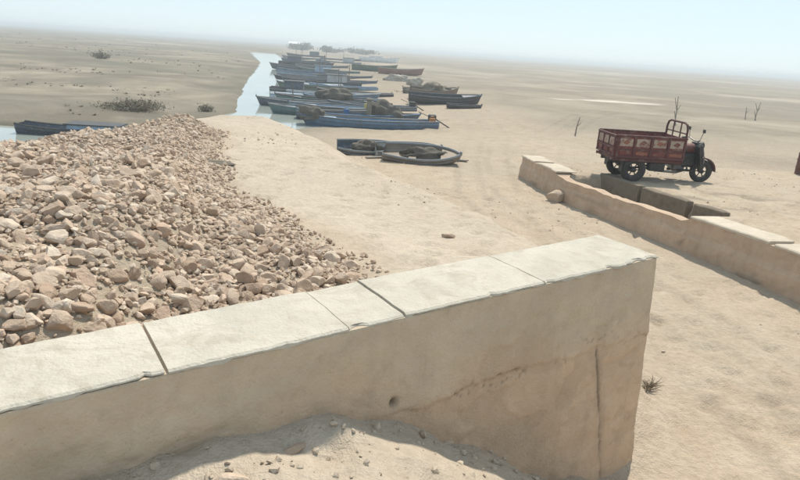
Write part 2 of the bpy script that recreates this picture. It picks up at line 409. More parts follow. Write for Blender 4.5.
def axis_(lo, hi, step, far_lo, far_hi, g=1.10):
    a = list(np.arange(lo, hi + 1e-6, step)); d = step; p = a[-1]
    while p < far_hi: d *= (g if p < 130 else 1.13); p += d; a.append(p)
    d = step; p = a[0]; b = []
    while p > far_lo: d *= g; p -= d; b.append(p)
    return np.array(b[::-1] + a)
GX = axis_(-7.5, 7.0, 0.07, -4000, 4000, 1.06); GY = axis_(1.0, 17.0, 0.07, -60, 4500, 1.022)
XX, YY = np.meshgrid(GX, GY)
ZZ = terrain(XX.ravel(), YY.ravel())
def build_ground():
    nx, ny = len(GX), len(GY)
    V = np.stack([XX.ravel(), YY.ravel(), ZZ], 1)
    i = np.arange(nx - 1)[None, :] + np.arange(ny - 1)[:, None] * nx
    Fq = np.stack([i, i + 1, i + nx + 1, i + nx], -1).reshape(-1, 4)
    me = bpy.data.meshes.new('ground')
    me.vertices.add(len(V)); me.vertices.foreach_set('co', V.astype(np.float32).ravel())
    me.loops.add(Fq.size); me.loops.foreach_set('vertex_index', Fq.astype(np.int32).ravel())
    me.polygons.add(len(Fq)); me.polygons.foreach_set('loop_start', (np.arange(len(Fq)) * 4).astype(np.int32))
    me.polygons.foreach_set('loop_total', np.full(len(Fq), 4, np.int32))
    me.update(); me.validate()
    x, y = V[:, 0], V[:, 1]
    d = poly_sd(x, y, DYKE); wsd = poly_sd(x, y, WATER)
    nn = fbm(x / 7, y / 7, 91, 4)
    mud = sst(10, 30, y + 6 * nn + np.clip(-x - 4, 0, 12) * 1.5 - np.clip(x - 2, 0, 30) * 0.35) * 0.9
    hpg = poly_sd(x, y, HEAP)
    mud = mud * (1 - 0.9 * sst(-1.5, 0.2, d))
    mud = np.maximum(mud, 0.30 * sst(-0.2, 0.3, hpg))
    mud = np.where(x + 0.2 * y < 0, np.minimum(1.0, mud * 1.15), mud * 0.85)
    for trk, yy0, yy1 in ((TRACK, 60, 25), (TRACK2, 70, 30)):
        tr, ta = line_dist(x, y, trk); tr = tr + 0.06 * fbm(ta / 2.0, ta * 0 + 3.1, 203, 2)
        rt = sum(sst(0.15, 0.05, np.abs(np.abs(tr + o_) - 0.42)) for o_ in (0.0, 0.55)) * (0.6 + 0.8 * fbm(ta / 0.9, tr * 2, 207, 3))
        mud = np.clip(mud + 0.28 * rt * sst(yy0, yy1, y), 0, 1)
    # the trodden sand beside the boats stays pale
    beach = sst(7, 0, np.abs(x - (2.5 - 0.12 * (y - 25))) - 1.5) * sst(75, 30, y) * sst(14, 22, y)
    mud = mud * (1 - 0.7 * beach)
    salt = sst(0.0, 1.2, poly_sd(x, y, [(11, 50), (16, 53.5), (22, 53), (20, 50.5), (14, 49.5)]) + 1.2 * fbm(x / 2, y / 2, 13, 3)) * 0.9
    salt = np.maximum(salt, 0.25 * sst(0.2, 0.45, fbm(x / 60, y / 16, 23, 4)) * sst(70, 120, y) * sst(-5, 10, x))
    salt = np.maximum(salt, 0.30 * sst(-2.0, 1.6, d + 0.9 * fbm(x / 1.6, y / 1.6, 191, 4)) * sst(0.0, -0.6, hpg))
    wet_and_dark = sst(-2.0, -0.2, wsd + 0.5 * nn) * sst(-0.15, -0.40, V[:, 2])
    wet_and_dark = np.maximum(wet_and_dark, 1.0 * sst(0.05, 0.3, fbm(x / 0.7, y / 0.35, 171, 4)) * sst(1.7, 0.6, np.hypot((x - 6.3) / 1.3, (y - 11.9) / 0.8)))  # ragged dark blotches on the terrace right of the tricycle
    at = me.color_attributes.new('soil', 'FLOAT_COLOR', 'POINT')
    colr = np.stack([mud, salt, wet_and_dark * 0.45, np.ones_like(mud)], 1).astype(np.float32)
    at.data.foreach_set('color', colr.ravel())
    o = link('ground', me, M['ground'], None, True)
    tag(o, 'sandy ground with earth dyke and flat plain to the horizon', 'ground', kind='structure')
build_ground()
def build_water():
    me = bpy.data.meshes.new('water')
    poly = WATER
    # one sheet wider than the carved bed, the banks cover its edge
    n = len(poly); vs = []
    for i in range(n):
        a = Vector(poly[i - 1]); b = Vector(poly[i]); c = Vector(poly[(i + 1) % n])
        t = ((b - a).normalized() + (c - b).normalized()); t = t.normalized() if t.length > 1e-5 else Vector((1, 0))
        nr = Vector((-t.y, t.x))
        vs.append((b.x - nr.x * 1.2, b.y - nr.y * 1.2, WZ))
    me.from_pydata(vs, [], [tuple(range(n))])
    bm = bmesh.new(); bm.from_mesh(me); bmesh.ops.triangulate(bm, faces=bm.faces)
    for f in bm.faces:
        if f.normal.z < 0: f.normal_flip()
    bm.to_mesh(me); bm.free()
    tag(link('water', me, M['water']), 'still pale canal water between mud banks', 'water', kind='structure')
build_water()

# ------------------------------------------------------------------ wing wall in the foreground
def wpt(s, n, z): return (WA[0] + s * WD[0] + n * WN[0], WA[1] + s * WD[1] + n * WN[1], z)
def wing_wall():
    c = wpt(-2.5, 0.25, 0)
    root = empty('wing_wall', (c[0], c[1], -0.5))
    tag(root, 'thick brown concrete wing wall with pale coping in the foreground', 'wall')
    inv = Vector(root.location)
    ztop, zbot = -0.018, -0.55
    S0 = -7.0
    ns, nz = 480, 130
    def end_s(z): return 0.043 + 0.2 * (1.65 - z) / 1.65
    vs, fs, dirt = [], [], []
    U = np.linspace(0, 1, ns + 1) ** 0.75
    for j in range(nz + 1):
        for i in range(ns + 1):
            v = j / nz
            zt_mid = 1.595
            z = zbot + (zt_mid - zbot) * v
            s = S0 + (end_s(z) - S0) * U[i]
            z = zbot + (wz(s) + ztop - zbot) * v
            vs.append((s, 0.0, z))
    A = np.array(vs); s_, z_ = A[:, 0], A[:, 2]
    disp = 0.014 * fbm(s_ / 0.4, z_ / 0.25, 3, 5) + 0.005 * fbm(s_ / 0.06, z_ / 0.06, 8, 3)
    flk = sst(0.20, 0.26, fbm(s_ / 0.45, z_ / 0.28, 141, 5)) * sst(1.45, 1.2, z_)
    disp += 0.006 * flk
    # ragged seam where the upper pour oversails the lower one
    seamz = 1.03 + 0.07 * fbm(s_ / 0.21, s_ * 0 + 2.3, 5, 5) - 0.09 * np.clip(-s_ - 1.2, 0, 1.0) * 0.6
    below = sst(0.012, -0.012, z_ - seamz) * sst(-2.7, -1.9, s_)
    disp += 0.012 * below
    gs = -0.42 + (1.05 - z_) * 0.27 + 0.02 * fbm(z_ / 0.1, z_ * 0 + 7.7, 6, 3)
    gro = np.exp(-((s_ - gs) / 0.010) ** 2) * sst(1.10, 1.0, z_)
    gro = gro * (0.45 + 0.55 * sst(-0.15, 0.2, fbm(z_ / 0.09, z_ * 0 + 4.2, 66, 3)))
    stain = np.exp(-((s_ - gs - 0.01) / 0.045) ** 2) * sst(1.08, 0.9, z_) * (0.35 + 0.5 * fbm(s_ / 0.03, z_ / 0.25, 67, 4)) * 0.55
    disp += 0.010 * gro
    wx = 0.06 * fbm(s_ / 0.17, z_ / 0.17, 95, 3); wy = 0.05 * fbm(s_ / 0.13, z_ / 0.13, 97, 3)
    pits = sst(0.26, 0.42, fbm((s_ + wx) / 0.037, (z_ + wy) / 0.022, 15, 4)) * np.exp(-((z_ - seamz + 0.03) / 0.055) ** 2) * sst(0.05, 0.3, fbm(s_ / 0.31, s_ * 0 + 5.5, 19, 3) + 0.1) * sst(-2.4, -1.6, s_)
    disp += 0.010 * pits
    br = np.exp(-((z_ - seamz - 0.05 - 0.5 * np.abs(s_ + 0.42) + 0.05 * fbm(s_ / 0.05, z_ / 0.05, 45, 3)) / 0.008) ** 2) * sst(0.3, 0.1, np.abs(s_ + 0.42)) * 0.6
    crack = br + np.exp(-((z_ - seamz) / 0.006) ** 2) * sst(0.0, 0.22, fbm(s_ / 0.14, s_ * 0 + 1.1, 25, 3) + 0.08) * sst(-2.5, -1.4, s_)
    hole = np.exp(-(((s_ + 2.07) / 0.022) ** 2 + ((z_ - 1.06) / 0.028) ** 2))
    disp += 0.05 * hole
    damp = sst(0.40, 0.0, z_ - np.interp(s_, [-6, -2.45, -1.5, -0.8, 0], [1.1, 1.1, 0.6, 0.12, -0.15]) - 0.03) * 0.0
    dirtv = np.clip(0.10 * flk + 0.6 * gro + np.clip(stain, 0, 1) + 0.5 * pits + 0.55 * crack + 0.9 * hole, 0, 1)
    V = []
    for k in range(len(A)):
        V.append(Vector(wpt(s_[k], disp[k], z_[k])) - inv)
    for j in range(nz):
        for i in range(ns):
            a = j * (ns + 1) + i; fs.append((a, a + 1, a + ns + 2, a + ns + 1))
    base = len(V)
    # end face and back
    for j in range(nz + 1):
        z = z_[j * (ns + 1) + ns]; s = s_[j * (ns + 1) + ns]
        V.append(Vector(wpt(s - 0.01, WT, z)) - inv)
    for j in range(nz):
        a = j * (ns + 1) + ns; b = (j + 1) * (ns + 1) + ns
        fs.append((a, base + j, base + j + 1, b))
    b2 = len(V)
    V.append(Vector(wpt(S0, WT, zbot)) - inv); V.append(Vector(wpt(S0, WT, wz(S0) + ztop)) - inv)
    fs.append((base, b2, b2 + 1) + tuple(base + j for j in range(nz, 0, -1)))
    fs.append(tuple(nz * (ns + 1) + i for i in range(ns + 1)) + (base + nz, b2 + 1))
    me = bpy.data.meshes.new('wall_body'); me.from_pydata(V, [], fs); me.update()
    tone = np.clip(sst(-0.25, 0.25, z_ - 1.12 + 0.25 * fbm(s_ / 0.6, z_ / 0.4, 81, 4)) + 0.25 * fbm(s_ / 0.15, z_ / 0.15, 83, 4), 0, 1)
    t2 = me.attributes.new('tone', 'FLOAT', 'POINT')
    t2.data.foreach_set('value', np.concatenate([tone, np.ones(len(V) - len(tone)) * 0.5]).astype(np.float32))
    at = me.attributes.new('dirt', 'FLOAT', 'POINT')
    at.data.foreach_set('value', np.concatenate([dirtv, np.zeros(len(V) - len(dirtv))]).astype(np.float32))
    link('wall_body', me, M['face'], root, True)
    me.polygons.foreach_set('use_smooth', [k < ns * nz for k in range(len(fs))])
    # coping slabs, poured in lengths with open joints
    joints = [-7.0, -4.75, -3.24, -2.37, -2.04, -1.035, 0.05]
    gaps = [0.01, 0.010, 0.016, 0.008, 0.012, 0.013, 0.0]
    for q in range(len(joints) - 1):
        a = joints[q] + gaps[q] / 2; b = joints[q + 1] - gaps[q + 1] / 2
        n = max(6, int((b - a) / 0.025)); m_ = 14
        vs, fs = [], []
        dz = [0, 0.004, 0.0, -0.004, 0.003, 0.0][q]
        for i in range(n + 1):
            s = a + (b - a) * i / n
            rag = 0.010 * float(fbm(s / 0.05, 3.3, 31, 3)) + 0.012 * float(fbm(s / 0.35, 1.3, 35, 2))
            chip = max(0.0, float(fbm(s / 0.09, 9.1, 36, 2)) - 0.28) * 0.10
            drop = 0.016 + 0.045 * max(0.0, float(fbm(s / 0.12, 6.3, 33, 3)) - 0.05)
            n0 = 0.002 + rag + chip
            if q == len(joints) - 2: s2 = s + 0.006 * (i == n)
            zt = wz(s) + dz
            row = [(n0 + 0.02, zt - drop - 0.004), (n0 - 0.006, zt - drop), (n0 - 0.004, zt - 0.010), (n0 + 0.010, zt - 0.002)]
            for k in range(m_ + 1):
                v = 0.03 + (WT - 0.02) * k / m_
                row.append((n0 * 0.0 + v, zt + 0.006 * float(fbm(s / 0.12, v / 0.12, 37, 3)) - 0.004 * ((v - WT / 2) / WT * 2) ** 2))
            row += [(WT + 0.02 + 0.012 * float(fbm(s / 0.07, 4.4, 39, 2)), zt - 0.012), (WT + 0.012, zt - 0.03)]
            vs += [Vector(wpt(s, v, z)) - inv for v, z in row]
        L = len(row)
        for i in range(n):
            for k in range(L - 1):
                fs.append((i * L + k, (i + 1) * L + k, (i + 1) * L + k + 1, i * L + k + 1))
            fs.append((i * L + L - 1, (i + 1) * L + L - 1, (i + 1) * L, i * L))
        fs.append(tuple(range(L))[::-1] if False else tuple(range(L))); fs.append(tuple(n * L + k for k in range(L))[::-1])
        mb = MB(); mb.v = vs; mb.f = fs
        o = mb.build('coping_slab', M['coping'], root); fixnormals(o.data)
    return root
wing_wall()

# ------------------------------------------------------------------ old curved wall on the right
def resample(pts, step):
    P = [Vector((p[0], p[1], 0)) for p in pts]
    # Catmull-Rom
    out = []
    for i in range(len(P) - 1):
        p0 = P[max(i - 1, 0)]; p1 = P[i]; p2 = P[i + 1]; p3 = P[min(i + 2, len(P) - 1)]
        n = max(2, int((p2 - p1).length / step))
        for k in range(n):
            t = k / n
            out.append(0.5 * ((2 * p1) + (p2 - p0) * t + (2 * p0 - 5 * p1 + 4 * p2 - p3) * t * t + (3 * p1 - p0 - 3 * p2 + p3) * t ** 3))
    out.append(P[-1]); return out
def old_wall():
    pts = resample(RW[1:], 0.09)
    root = empty('retaining_wall', (4.4, 10.8, -0.3)); inv = Vector(root.location)
    tag(root, 'low curved concrete retaining wall with broken coping below the red tricycle', 'wall')
    arcs = [0.0]
    for i in range(1, len(pts)): arcs.append(arcs[-1] + (pts[i] - pts[i - 1]).length)
    nrm = []
    for i in range(len(pts)):
        t = (pts[min(i + 1, len(pts) - 1)] - pts[max(i - 1, 0)]).normalized(); nrm.append(Vector((-t.y, t.x, 0)))
    def at(i, off, z): return pts[i] + nrm[i] * off + Vector((0, 0, z)) - inv
    def top(a): return 0.57 + 0.012 * a
    nz = 12
    vs, fs, dirt = [], [], []
    for i in range(len(pts)):
        a = arcs[i]
        mid = float(sst(2.0, 2.4, a) * sst(6.2, 5.9, a))
        th = 0.42 - 0.20 * mid
        zt = top(a) - 0.05 - (0.09 + 0.05 * float(fbm(a / 0.3, 2.2, 14, 3))) * mid
        row = []
        for k in range(nz + 1):
            z = -0.4 + (zt + 0.4) * k / nz
            led = 0.03 * float(sst(0.33, 0.29, z + 0.04 * float(fbm(a / 0.4, 0.7, 4, 3))))
            row.append((-led + 0.025 * float(fbm(a / 0.25, z / 0.15, 6, 3)), z))
            dirt.append(max(0, min(1, 0.55 * float(sst(0.15, 0.5, fbm(a / 0.5, z / 0.05, 16, 3))) * float(sst(0.5, 0.05, z)))))
        row.append((th, zt - 0.004)); row.append((th, -0.5)); dirt += [0, 0]
        vs += [at(i, o, z) for o, z in row]
    L = nz + 3
    for i in range(len(pts) - 1):
        for k in range(L - 1): fs.append((i * L + k, (i + 1) * L + k, (i + 1) * L + k + 1, i * L + k + 1))
    fs.append(tuple(range(L))); fs.append(tuple((len(pts) - 1) * L + k for k in range(L)))
    me = bpy.data.meshes.new('wall_body'); me.from_pydata(vs, [], fs); me.update(); fixnormals(me)
    q = me.attributes.new('dirt', 'FLOAT', 'POINT'); q.data.foreach_set('value', dirt)
    link('wall_body', me, M['face2'], root)
    def slab(a0, a1, o0, o1, z0f, z1f, name, mat, seed):
        ids = [i for i in range(len(pts)) if a0 <= arcs[i] <= a1]
        vs, fs = [], []
        for i in ids:
            a = arcs[i]
            j0 = 0.03 * float(fbm(a / 0.15, seed, 41, 3)); j1 = 0.05 * float(fbm(a / 0.2, seed + 5, 43, 3)); jz = 0.02 * float(fbm(a / 0.3, seed + 9, 44, 3))
            e = 0.02 if i in (ids[0], ids[-1]) else 0
            z0, z1 = z0f(a), z1f(a) + jz
            vs += [at(i, o0 + j0, z0), at(i, o0 + j0, z1 - 0.015), at(i, o0 + j0 + 0.02, z1), at(i, o1 + j1 - 0.02, z1 - e), at(i, o1 + j1, z1 - 0.02), at(i, o1 + j1, z0)]
        for i in range(len(ids) - 1):
            for k in range(6): fs.append((i * 6 + k, (i + 1) * 6 + k, (i + 1) * 6 + (k + 1) % 6, i * 6 + (k + 1) % 6))
        fs.append(tuple(range(6))); fs.append(tuple((len(ids) - 1) * 6 + k for k in range(6)))
        mb = MB(); mb.v = vs; mb.f = fs; o = mb.build(name, mat, root); fixnormals(o.data)
    for a0, a1 in ((0, 1.0), (1.05, 2.25), (6.05, 7.6), (7.66, 9.3), (9.36, 11.6)):
        slab(a0, a1, -0.012, 0.48, lambda a: top(a) - 0.055, lambda a: top(a) - 0.01, 'coping_slab', M['coping2'], a0)
    # far kerb of the open channel behind the wall
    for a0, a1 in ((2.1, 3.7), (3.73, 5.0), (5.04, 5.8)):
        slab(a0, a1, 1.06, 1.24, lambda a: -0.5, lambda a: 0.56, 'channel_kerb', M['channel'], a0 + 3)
old_wall()

# ------------------------------------------------------------------ stones
def rock_mesh(seed, sub):
    rg = random.Random(seed); bm = bmesh.new()
    bmesh.ops.create_icosphere(bm, subdivisions=sub, radius=1.0)
    planes = []
    for k in range(rg.randint(9, 15)):
        v = Vector((rg.gauss(0, 1), rg.gauss(0, 1), rg.gauss(0, 1))).normalized(); planes.append((v, rg.uniform(0.48, 0.80)))
    sx, sy, sz = rg.uniform(0.95, 1.35), rg.uniform(0.75, 1.0), rg.uniform(0.55, 0.85)
    for v in bm.verts:
        p = v.co.copy()
        for nrm, d in planes:
            e = p.dot(nrm) - d
            if e > 0: p -= nrm * e
        p += p.normalized() * rg.uniform(-0.03, 0.03) * (0.45 if sub > 2 else 1)
        v.co = Vector((p.x * sx, p.y * sy, p.z * sz)) * 1.25
    me = bpy.data.meshes.new('rock'); bm.to_mesh(me); bm.free(); return me
def rocks():
    rg = random.Random(11)
    root = empty('rock_heap', (-3.2, 7.5, 1.0)); inv = Vector(root.location)
    tag(root, 'long heap of rough tan quarry stones behind the wing wall', 'rock heap')
    fine = [rock_mesh(100 + k, 3) for k in range(14)]
    for me in fine: me.materials.append(M['rock'])
    coarse = []
    for k in range(10):
        me = rock_mesh(300 + k, 1); v = np.array([x.co[:] for x in me.vertices]); f = np.array([p.vertices[:] for p in me.polygons]); coarse.append((v, f)); bpy.data.meshes.remove(me)
    xs = np.array([rg.uniform(-7.2, 0.9) for _ in range(60000)]); ys = np.array([rg.uniform(0.0, 16.8) for _ in range(60000)])
    hs = poly_sd(xs, ys, HEAP) + 0.55 * fbm(xs / 1.2, ys / 1.2, 55, 3)
    keepn = (xs - WA[0]) * WN[0] + (ys - WA[1]) * WN[1]
    zs = terrain(xs, ys)
    L = []
    for i in range(60000):
        if keepn[i] < 0.60: continue
        h = hs[i]
        if h < -0.25: continue
        if h < 0.25 and rg.random() > 0.10 + 1.5 * (h + 0.25): continue
        r = min(0.072, max(0.016, 0.034 * math.exp(rg.gauss(0, 0.36))))
        if h < 0.15: r *= rg.uniform(0.4, 0.9)
        if keepn[i] < 0.62 + r: continue
        x, y = float(xs[i]), float(ys[i]); z = float(zs[i]) + r * rg.uniform(-0.15, 0.65)
        L.append((x, y, z, r))
    # a crude dart-throwing thinning keeps single stones readable
    cell = {}; K = []
    for p in sorted(L, key=lambda p: -p[3] * rg.uniform(0.0, 1) ** 3):
        ci, cj = int(p[0] // 0.16), int(p[1] // 0.16); ok = True
        for a in (-1, 0, 1):
            for b in (-1, 0, 1):
                for q in cell.get((ci + a, cj + b), ()):
                    if (q[0] - p[0]) ** 2 + (q[1] - p[1]) ** 2 + 1.0 * (q[2] - p[2]) ** 2 < (0.47 * (q[3] + p[3])) ** 2: ok = False
        if ok: cell.setdefault((ci, cj), []).append(p); K.append(p)
    def rank(p):
        v = Vector(p[:3]) - Vector((0, 0, CAM_H)); k = v.dot(F_)
        if k < 0.5: return 0
        u, w_ = v.dot(R_) / k * 620, v.dot(U_) / k * 620
        if abs(u) > 405 or abs(w_) > 245: return 0
        return p[3] / k
    K.sort(key=lambda p: -rank(p))
    print('ROCKS', len(K), sum(1 for p in K if rank(p) > 0))
    for i, (x, y, z, r) in enumerate(K[:300]):
        o = bpy.data.objects.new('rock', fine[i % len(fine)]); COL.objects.link(o); o.parent = root
        o.location = Vector((x, y, z)) - inv
        o.rotation_euler = (rg.gauss(0, 0.5), rg.gauss(0, 0.5), rg.uniform(0, 6.28)); o.scale = (r, r, r)
    V, Fc, n = [], [], 0
    for (x, y, z, r) in K[300:]:
        v, f = coarse[rg.randrange(len(coarse))]
        Rm = np.array(Euler((rg.gauss(0, 0.5), rg.gauss(0, 0.5), rg.uniform(0, 6.28))).to_matrix())
        V.append(v @ Rm.T * r + np.array([x, y, z]) - np.array(inv)); Fc.append(f + n); n += len(v)
    # chips filling the gaps
    for (v, f) in coarse[:0]: pass
    tiny = []
    for k in range(6):
        bm = bmesh.new(); bmesh.ops.create_icosphere(bm, subdivisions=1, radius=1.0)
        bm.free(); tv = np.array([(0, 0, 1), (0.9, 0, 0.3), (0.2, 0.8, 0.4), (-0.8, 0.5, 0.2), (-0.7, -0.6, 0.35), (0.3, -0.9, 0.2), (0, 0, -0.8)]) * np.array([[rg.uniform(0.7, 1.2) for _ in range(3)] for _ in range(7)])
        tiny.append((tv, np.array([(0, 1, 2), (0, 2, 3), (0, 3, 4), (0, 4, 5), (0, 5, 1), (6, 2, 1), (6, 3, 2), (6, 4, 3), (6, 5, 4), (6, 1, 5)])))
    cx = np.array([rg.uniform(-6.5, 0.4) for _ in range(26000)]); cy = np.array([rg.uniform(1.0, 16) for _ in range(26000)])
    ch = poly_sd(cx, cy, HEAP) + 0.5 * fbm(cx / 1.2, cy / 1.2, 55, 3); ck = (cx - WA[0]) * WN[0] + (cy - WA[1]) * WN[1]; cz = terrain(cx, cy)
    for i in range(26000):
        if ck[i] < 0.62 or ch[i] < -0.2 or (ch[i] < 0.2 and rg.random() > 0.4): continue
        r = 0.010 + 0.022 * rg.random() ** 2; v, f = tiny[i % 6]
        an = rg.uniform(0, 6.28); ca, sa = math.cos(an) * r, math.sin(an) * r
        Rm = np.array([[ca, -sa, 0], [sa, ca, 0], [0, 0, r]])
        V.append(v @ Rm.T + np.array([cx[i], cy[i], cz[i] + r * 0.35 + 0.015 * rg.random()]) - np.array(inv)); Fc.append(f + n); n += len(v)
    me = bpy.data.meshes.new('rubble'); me.from_pydata(np.concatenate(V).tolist(), [], np.concatenate(Fc).tolist())
    o = link('rubble', me, M['rock'], root); o['kind'] = 'stuff'
    # small gravel and clods strewn over the bare ground
    V, Fc, n = [], [], 0
    def strew(cnt, fx, fy, rmin, rmax, test):
        nonlocal n
        xs = np.array([fx() for _ in range(cnt)]); ys = np.array([fy() for _ in range(cnt)]); zz = terrain(xs, ys); den = fbm(xs / 1.5, ys / 1.5, 66, 3)
        for i in range(cnt):
            if not test(xs[i], ys[i], den[i]): continue
            r = rmin + (rmax - rmin) * rg.random() ** 3
            v, f = coarse[rg.randrange(len(coarse))]
            Rm = np.array(Euler((rg.gauss(0, 0.5), rg.gauss(0, 0.5), rg.uniform(0, 6.28))).to_matrix())
            V.append(v @ Rm.T * r + np.array([xs[i], ys[i], zz[i] + r * 0.2])); Fc.append(f + n); n += len(v)
    def wn(x, y): return (x - WA[0]) * WN[0] + (y - WA[1]) * WN[1]
    def wsx(x, y): return (x - WA[0]) * WD[0] + (y - WA[1]) * WD[1]
    strew(1700, lambda: rg.uniform(-5, 2), lambda: rg.uniform(5, 19), 0.006, 0.035, lambda x, y, d: d > 0.05 and wn(x, y) > 0.6)
    strew(1400, lambda: rg.uniform(2, 9), lambda: rg.uniform(2.5, 16), 0.006, 0.028, lambda x, y, d: d > 0.1 and wsx(x, y) > 0.35)
    strew(1500, lambda: rg.uniform(-2, 1.2), lambda: rg.uniform(1.0, 3.8), 0.004, 0.030, lambda x, y, d: wn(x, y) < -0.03)
    me = bpy.data.meshes.new('gravel'); me.from_pydata(np.concatenate(V).tolist(), [], np.concatenate(Fc).tolist())
    tag(link('gravel', me, M['pebble']), 'small pebbles strewn over the bare sandy ground', 'gravel', kind='stuff')
    # single stones one can point at
    singles = [
        (-3.2, 10.7, 0.17, 0.1, 'flat dark stone lying alone on the sandy dyke past the rock heap', (1.5, 1.0, 0.35)),
        (3.30, 13.15, 0.17, 0.0, 'rounded grey boulder at the foot of the curved retaining wall', (1.0, 0.9, 1.1)),
        (-0.62, 2.12, 0.05, 0.3, 'angular clod on the sunlit sand in front of the wing wall', (1.2, 0.9, 0.8)),
        (-0.42, 2.48, 0.04, 0.9, 'small clod in the wing wall shadow at the top of the sand bank', (1.3, 0.8, 0.7)),
        (0.55, 6.6, 0.06, 0.2, 'fist sized stone alone on bare sand beyond the wing wall coping', (1.1, 0.9, 0.7)),
    ]
    for k, (x, y, r, rz, lab, s) in enumerate(singles):
        o = bpy.data.objects.new('stone', fine[(3 * k + 1) % len(fine)]); COL.objects.link(o)
        o.scale = (r * s[0], r * s[1], r * s[2]); o.rotation_euler = (0.1, 0.05, rz); o.location = (x, y, tz(x, y) + r * s[2] * 0.45)
        if k == 0: o.material_slots[0].link = 'OBJECT'; o.material_slots[0].material = worn('dark_stone', (0.17, 0.145, 0.11), None, 0.3, 4, 0.95)
        tag(o, lab, 'stone')
rocks()

# ------------------------------------------------------------------ boats
def boat(name, loc, rz, L, B, H, hull, inner, rail, label, bow_rise=0.35, stern_rise=0.12, group=None, thwarts=3, deck=0.22, stern_deck=0.0,
         deckmat=None, mast=0, motor=False, roll=0.0, pitch=0.0, cabin=None, poles=0, seed=0):
    """wooden plank boat, bow along +x, keel line at z = 0"""
    rg = random.Random(seed + 5)
    root = empty(name, loc, rz, 1.0, roll, pitch)
    tag(root, label, 'boat', group)
    ST = 15
    def hb(t): return B / 2 * ((1 - 0.30 * t * t) if t < 0 else (1 - t ** 2.6) ** 0.75) if t < 0.999 else 0.015
    def sheer(t): return H * (1 + (bow_rise if t > 0 else stern_rise) * abs(t) ** 2.2)
    def keel(t): return 0.0 + (0.30 * H * max(0, t - 0.55) ** 1.5 * 3.0 if t > 0 else 0.06 * H * t * t)
    ts = [-1 + 2 * i / (ST - 1) for i in range(ST)]; ts[-1] = 0.999
    def xpos(t, z): return L / 2 * t + (0.10 * L * max(0, t) ** 3 * (z / max(H, .01)) * 0.5)
    def section(t, o):
        b = max(0.012, hb(t) - o); k = keel(t) + o; s_ = sheer(t)
        pr = [(0, k), (0.62 * b, k + 0.02), (0.86 * b, k + 0.35 * (s_ - k)), (0.96 * b, k + 0.7 * (s_ - k)), (b, s_)]
        return [(xpos(t, z), y, z) for y, z in pr]
    mb = MB()
    for o in (0.0, 0.045):
        vs = []; fs = []
        for t in ts:
            p = section(t, o); full = [(x, -y, z) for x, y, z in p[::-1]] + p[1:]
            vs += full
        n = 9
        for i in range(ST - 1):
            for k in range(n - 1):
                q = (i * n + k, (i + 1) * n + k, (i + 1) * n + k + 1, i * n + k + 1)
                fs.append(q if o == 0 else q[::-1])
        fs.append(tuple(range(n)) if o == 0 else tuple(range(n))[::-1])
        mb.add(vs, fs)
    h = mb.build('hull', hull, root)
    fi = MB(); vs = []; fs = []
    for t in ts[:-1]:
        b = max(0.02, 0.58 * hb(t)); z = keel(t) + 0.09; vs += [(xpos(t, z), -b, z), (xpos(t, z), b, z)]
    for i in range(ST - 2): fs.append((2 * i, 2 * i + 2, 2 * i + 3, 2 * i + 1))
    fi.add(vs, fs); fi.build('floor', inner, root)
    for sg in (-1, 1):
        g = MB(); pts = [(xpos(t, sheer(t)), sg * (hb(t) - 0.015), sheer(t) + 0.015) for t in ts]
        g.tube(pts, 0.035, 6).build('gunwale', rail, root)
        st = MB(); pts = [(xpos(t, sheer(t) * .7), sg * (0.965 * hb(t) + 0.012), keel(t) + 0.68 * (sheer(t) - keel(t))) for t in ts[:-1]]
        st.tube(pts, 0.018, 4).build('rubbing_strake', rail, root)
    def plate(t0, t1, z, nm, mat_):
        p = MB(); vs = []; fs = []; q = 6
        for i in range(q + 1):
            t = t0 + (t1 - t0) * i / q; b = max(0.01, hb(t) - 0.03); zz = sheer(t) + z; x = xpos(t, zz)
            vs += [(x, -b, zz), (x, b, zz), (x, b, zz - 0.03), (x, -b, zz - 0.03)]
        for i in range(q):
            for k in range(4): fs.append((4 * i + k, 4 * i + 4 + k, 4 * i + 4 + (k + 1) % 4, 4 * i + (k + 1) % 4))
        fs += [(0, 1, 2, 3), tuple(4 * q + k for k in (3, 2, 1, 0))]
        p.add(vs, fs).build(nm, mat_, root)
    if deck: plate(0.995 - 2 * deck, 0.985, -0.01, 'fore_deck', deckmat or inner)
    if stern_deck: plate(-0.99, -0.99 + 2 * stern_deck, -0.01, 'stern_deck', deckmat or inner)
    a0 = -0.85 + 2 * stern_deck; a1 = 0.9 - 2 * deck
    for k in range(thwarts):
        t = a0 + (a1 - a0) * (k + 0.5) / thwarts; z = keel(t) + 0.66 * (sheer(t) - keel(t)); b = 0.93 * hb(t)
        MB().box((L / 2 * t, 0, z), (0.2, 2 * b, 0.035)).build('thwart', inner, root)
    MB().tube([(xpos(0.999, 0.25 * H), 0, keel(0.999)), (xpos(0.999, sheer(1)), 0, sheer(1) + 0.10)], 0.035, 6).build('stem_post', rail, root)
    if mast:
        MB().tube([(0.1 * L, 0, 0.08), (0.1 * L + 0.05, 0.02, mast)], [0.04, 0.025], 6).build('mast', M['wood'], root)
    if motor:
        mo = MB(); mo.box((-L / 2 + 0.25, 0.1, sheer(-1) + 0.17), (0.34, 0.26, 0.28), ch=0.04); mo.tube([(-L / 2 + 0.1, 0.1, sheer(-1) + 0.12), (-L / 2 - 0.7, 0.1, 0.15)], 0.03, 6)
        mo.tube([(-L / 2 + 0.4, 0.1, sheer(-1) + 0.22), (-L / 2 + 0.9, 0.1, sheer(-1) + 0.4)], 0.016, 6)
        mo.build('motor', M['engine'], root)
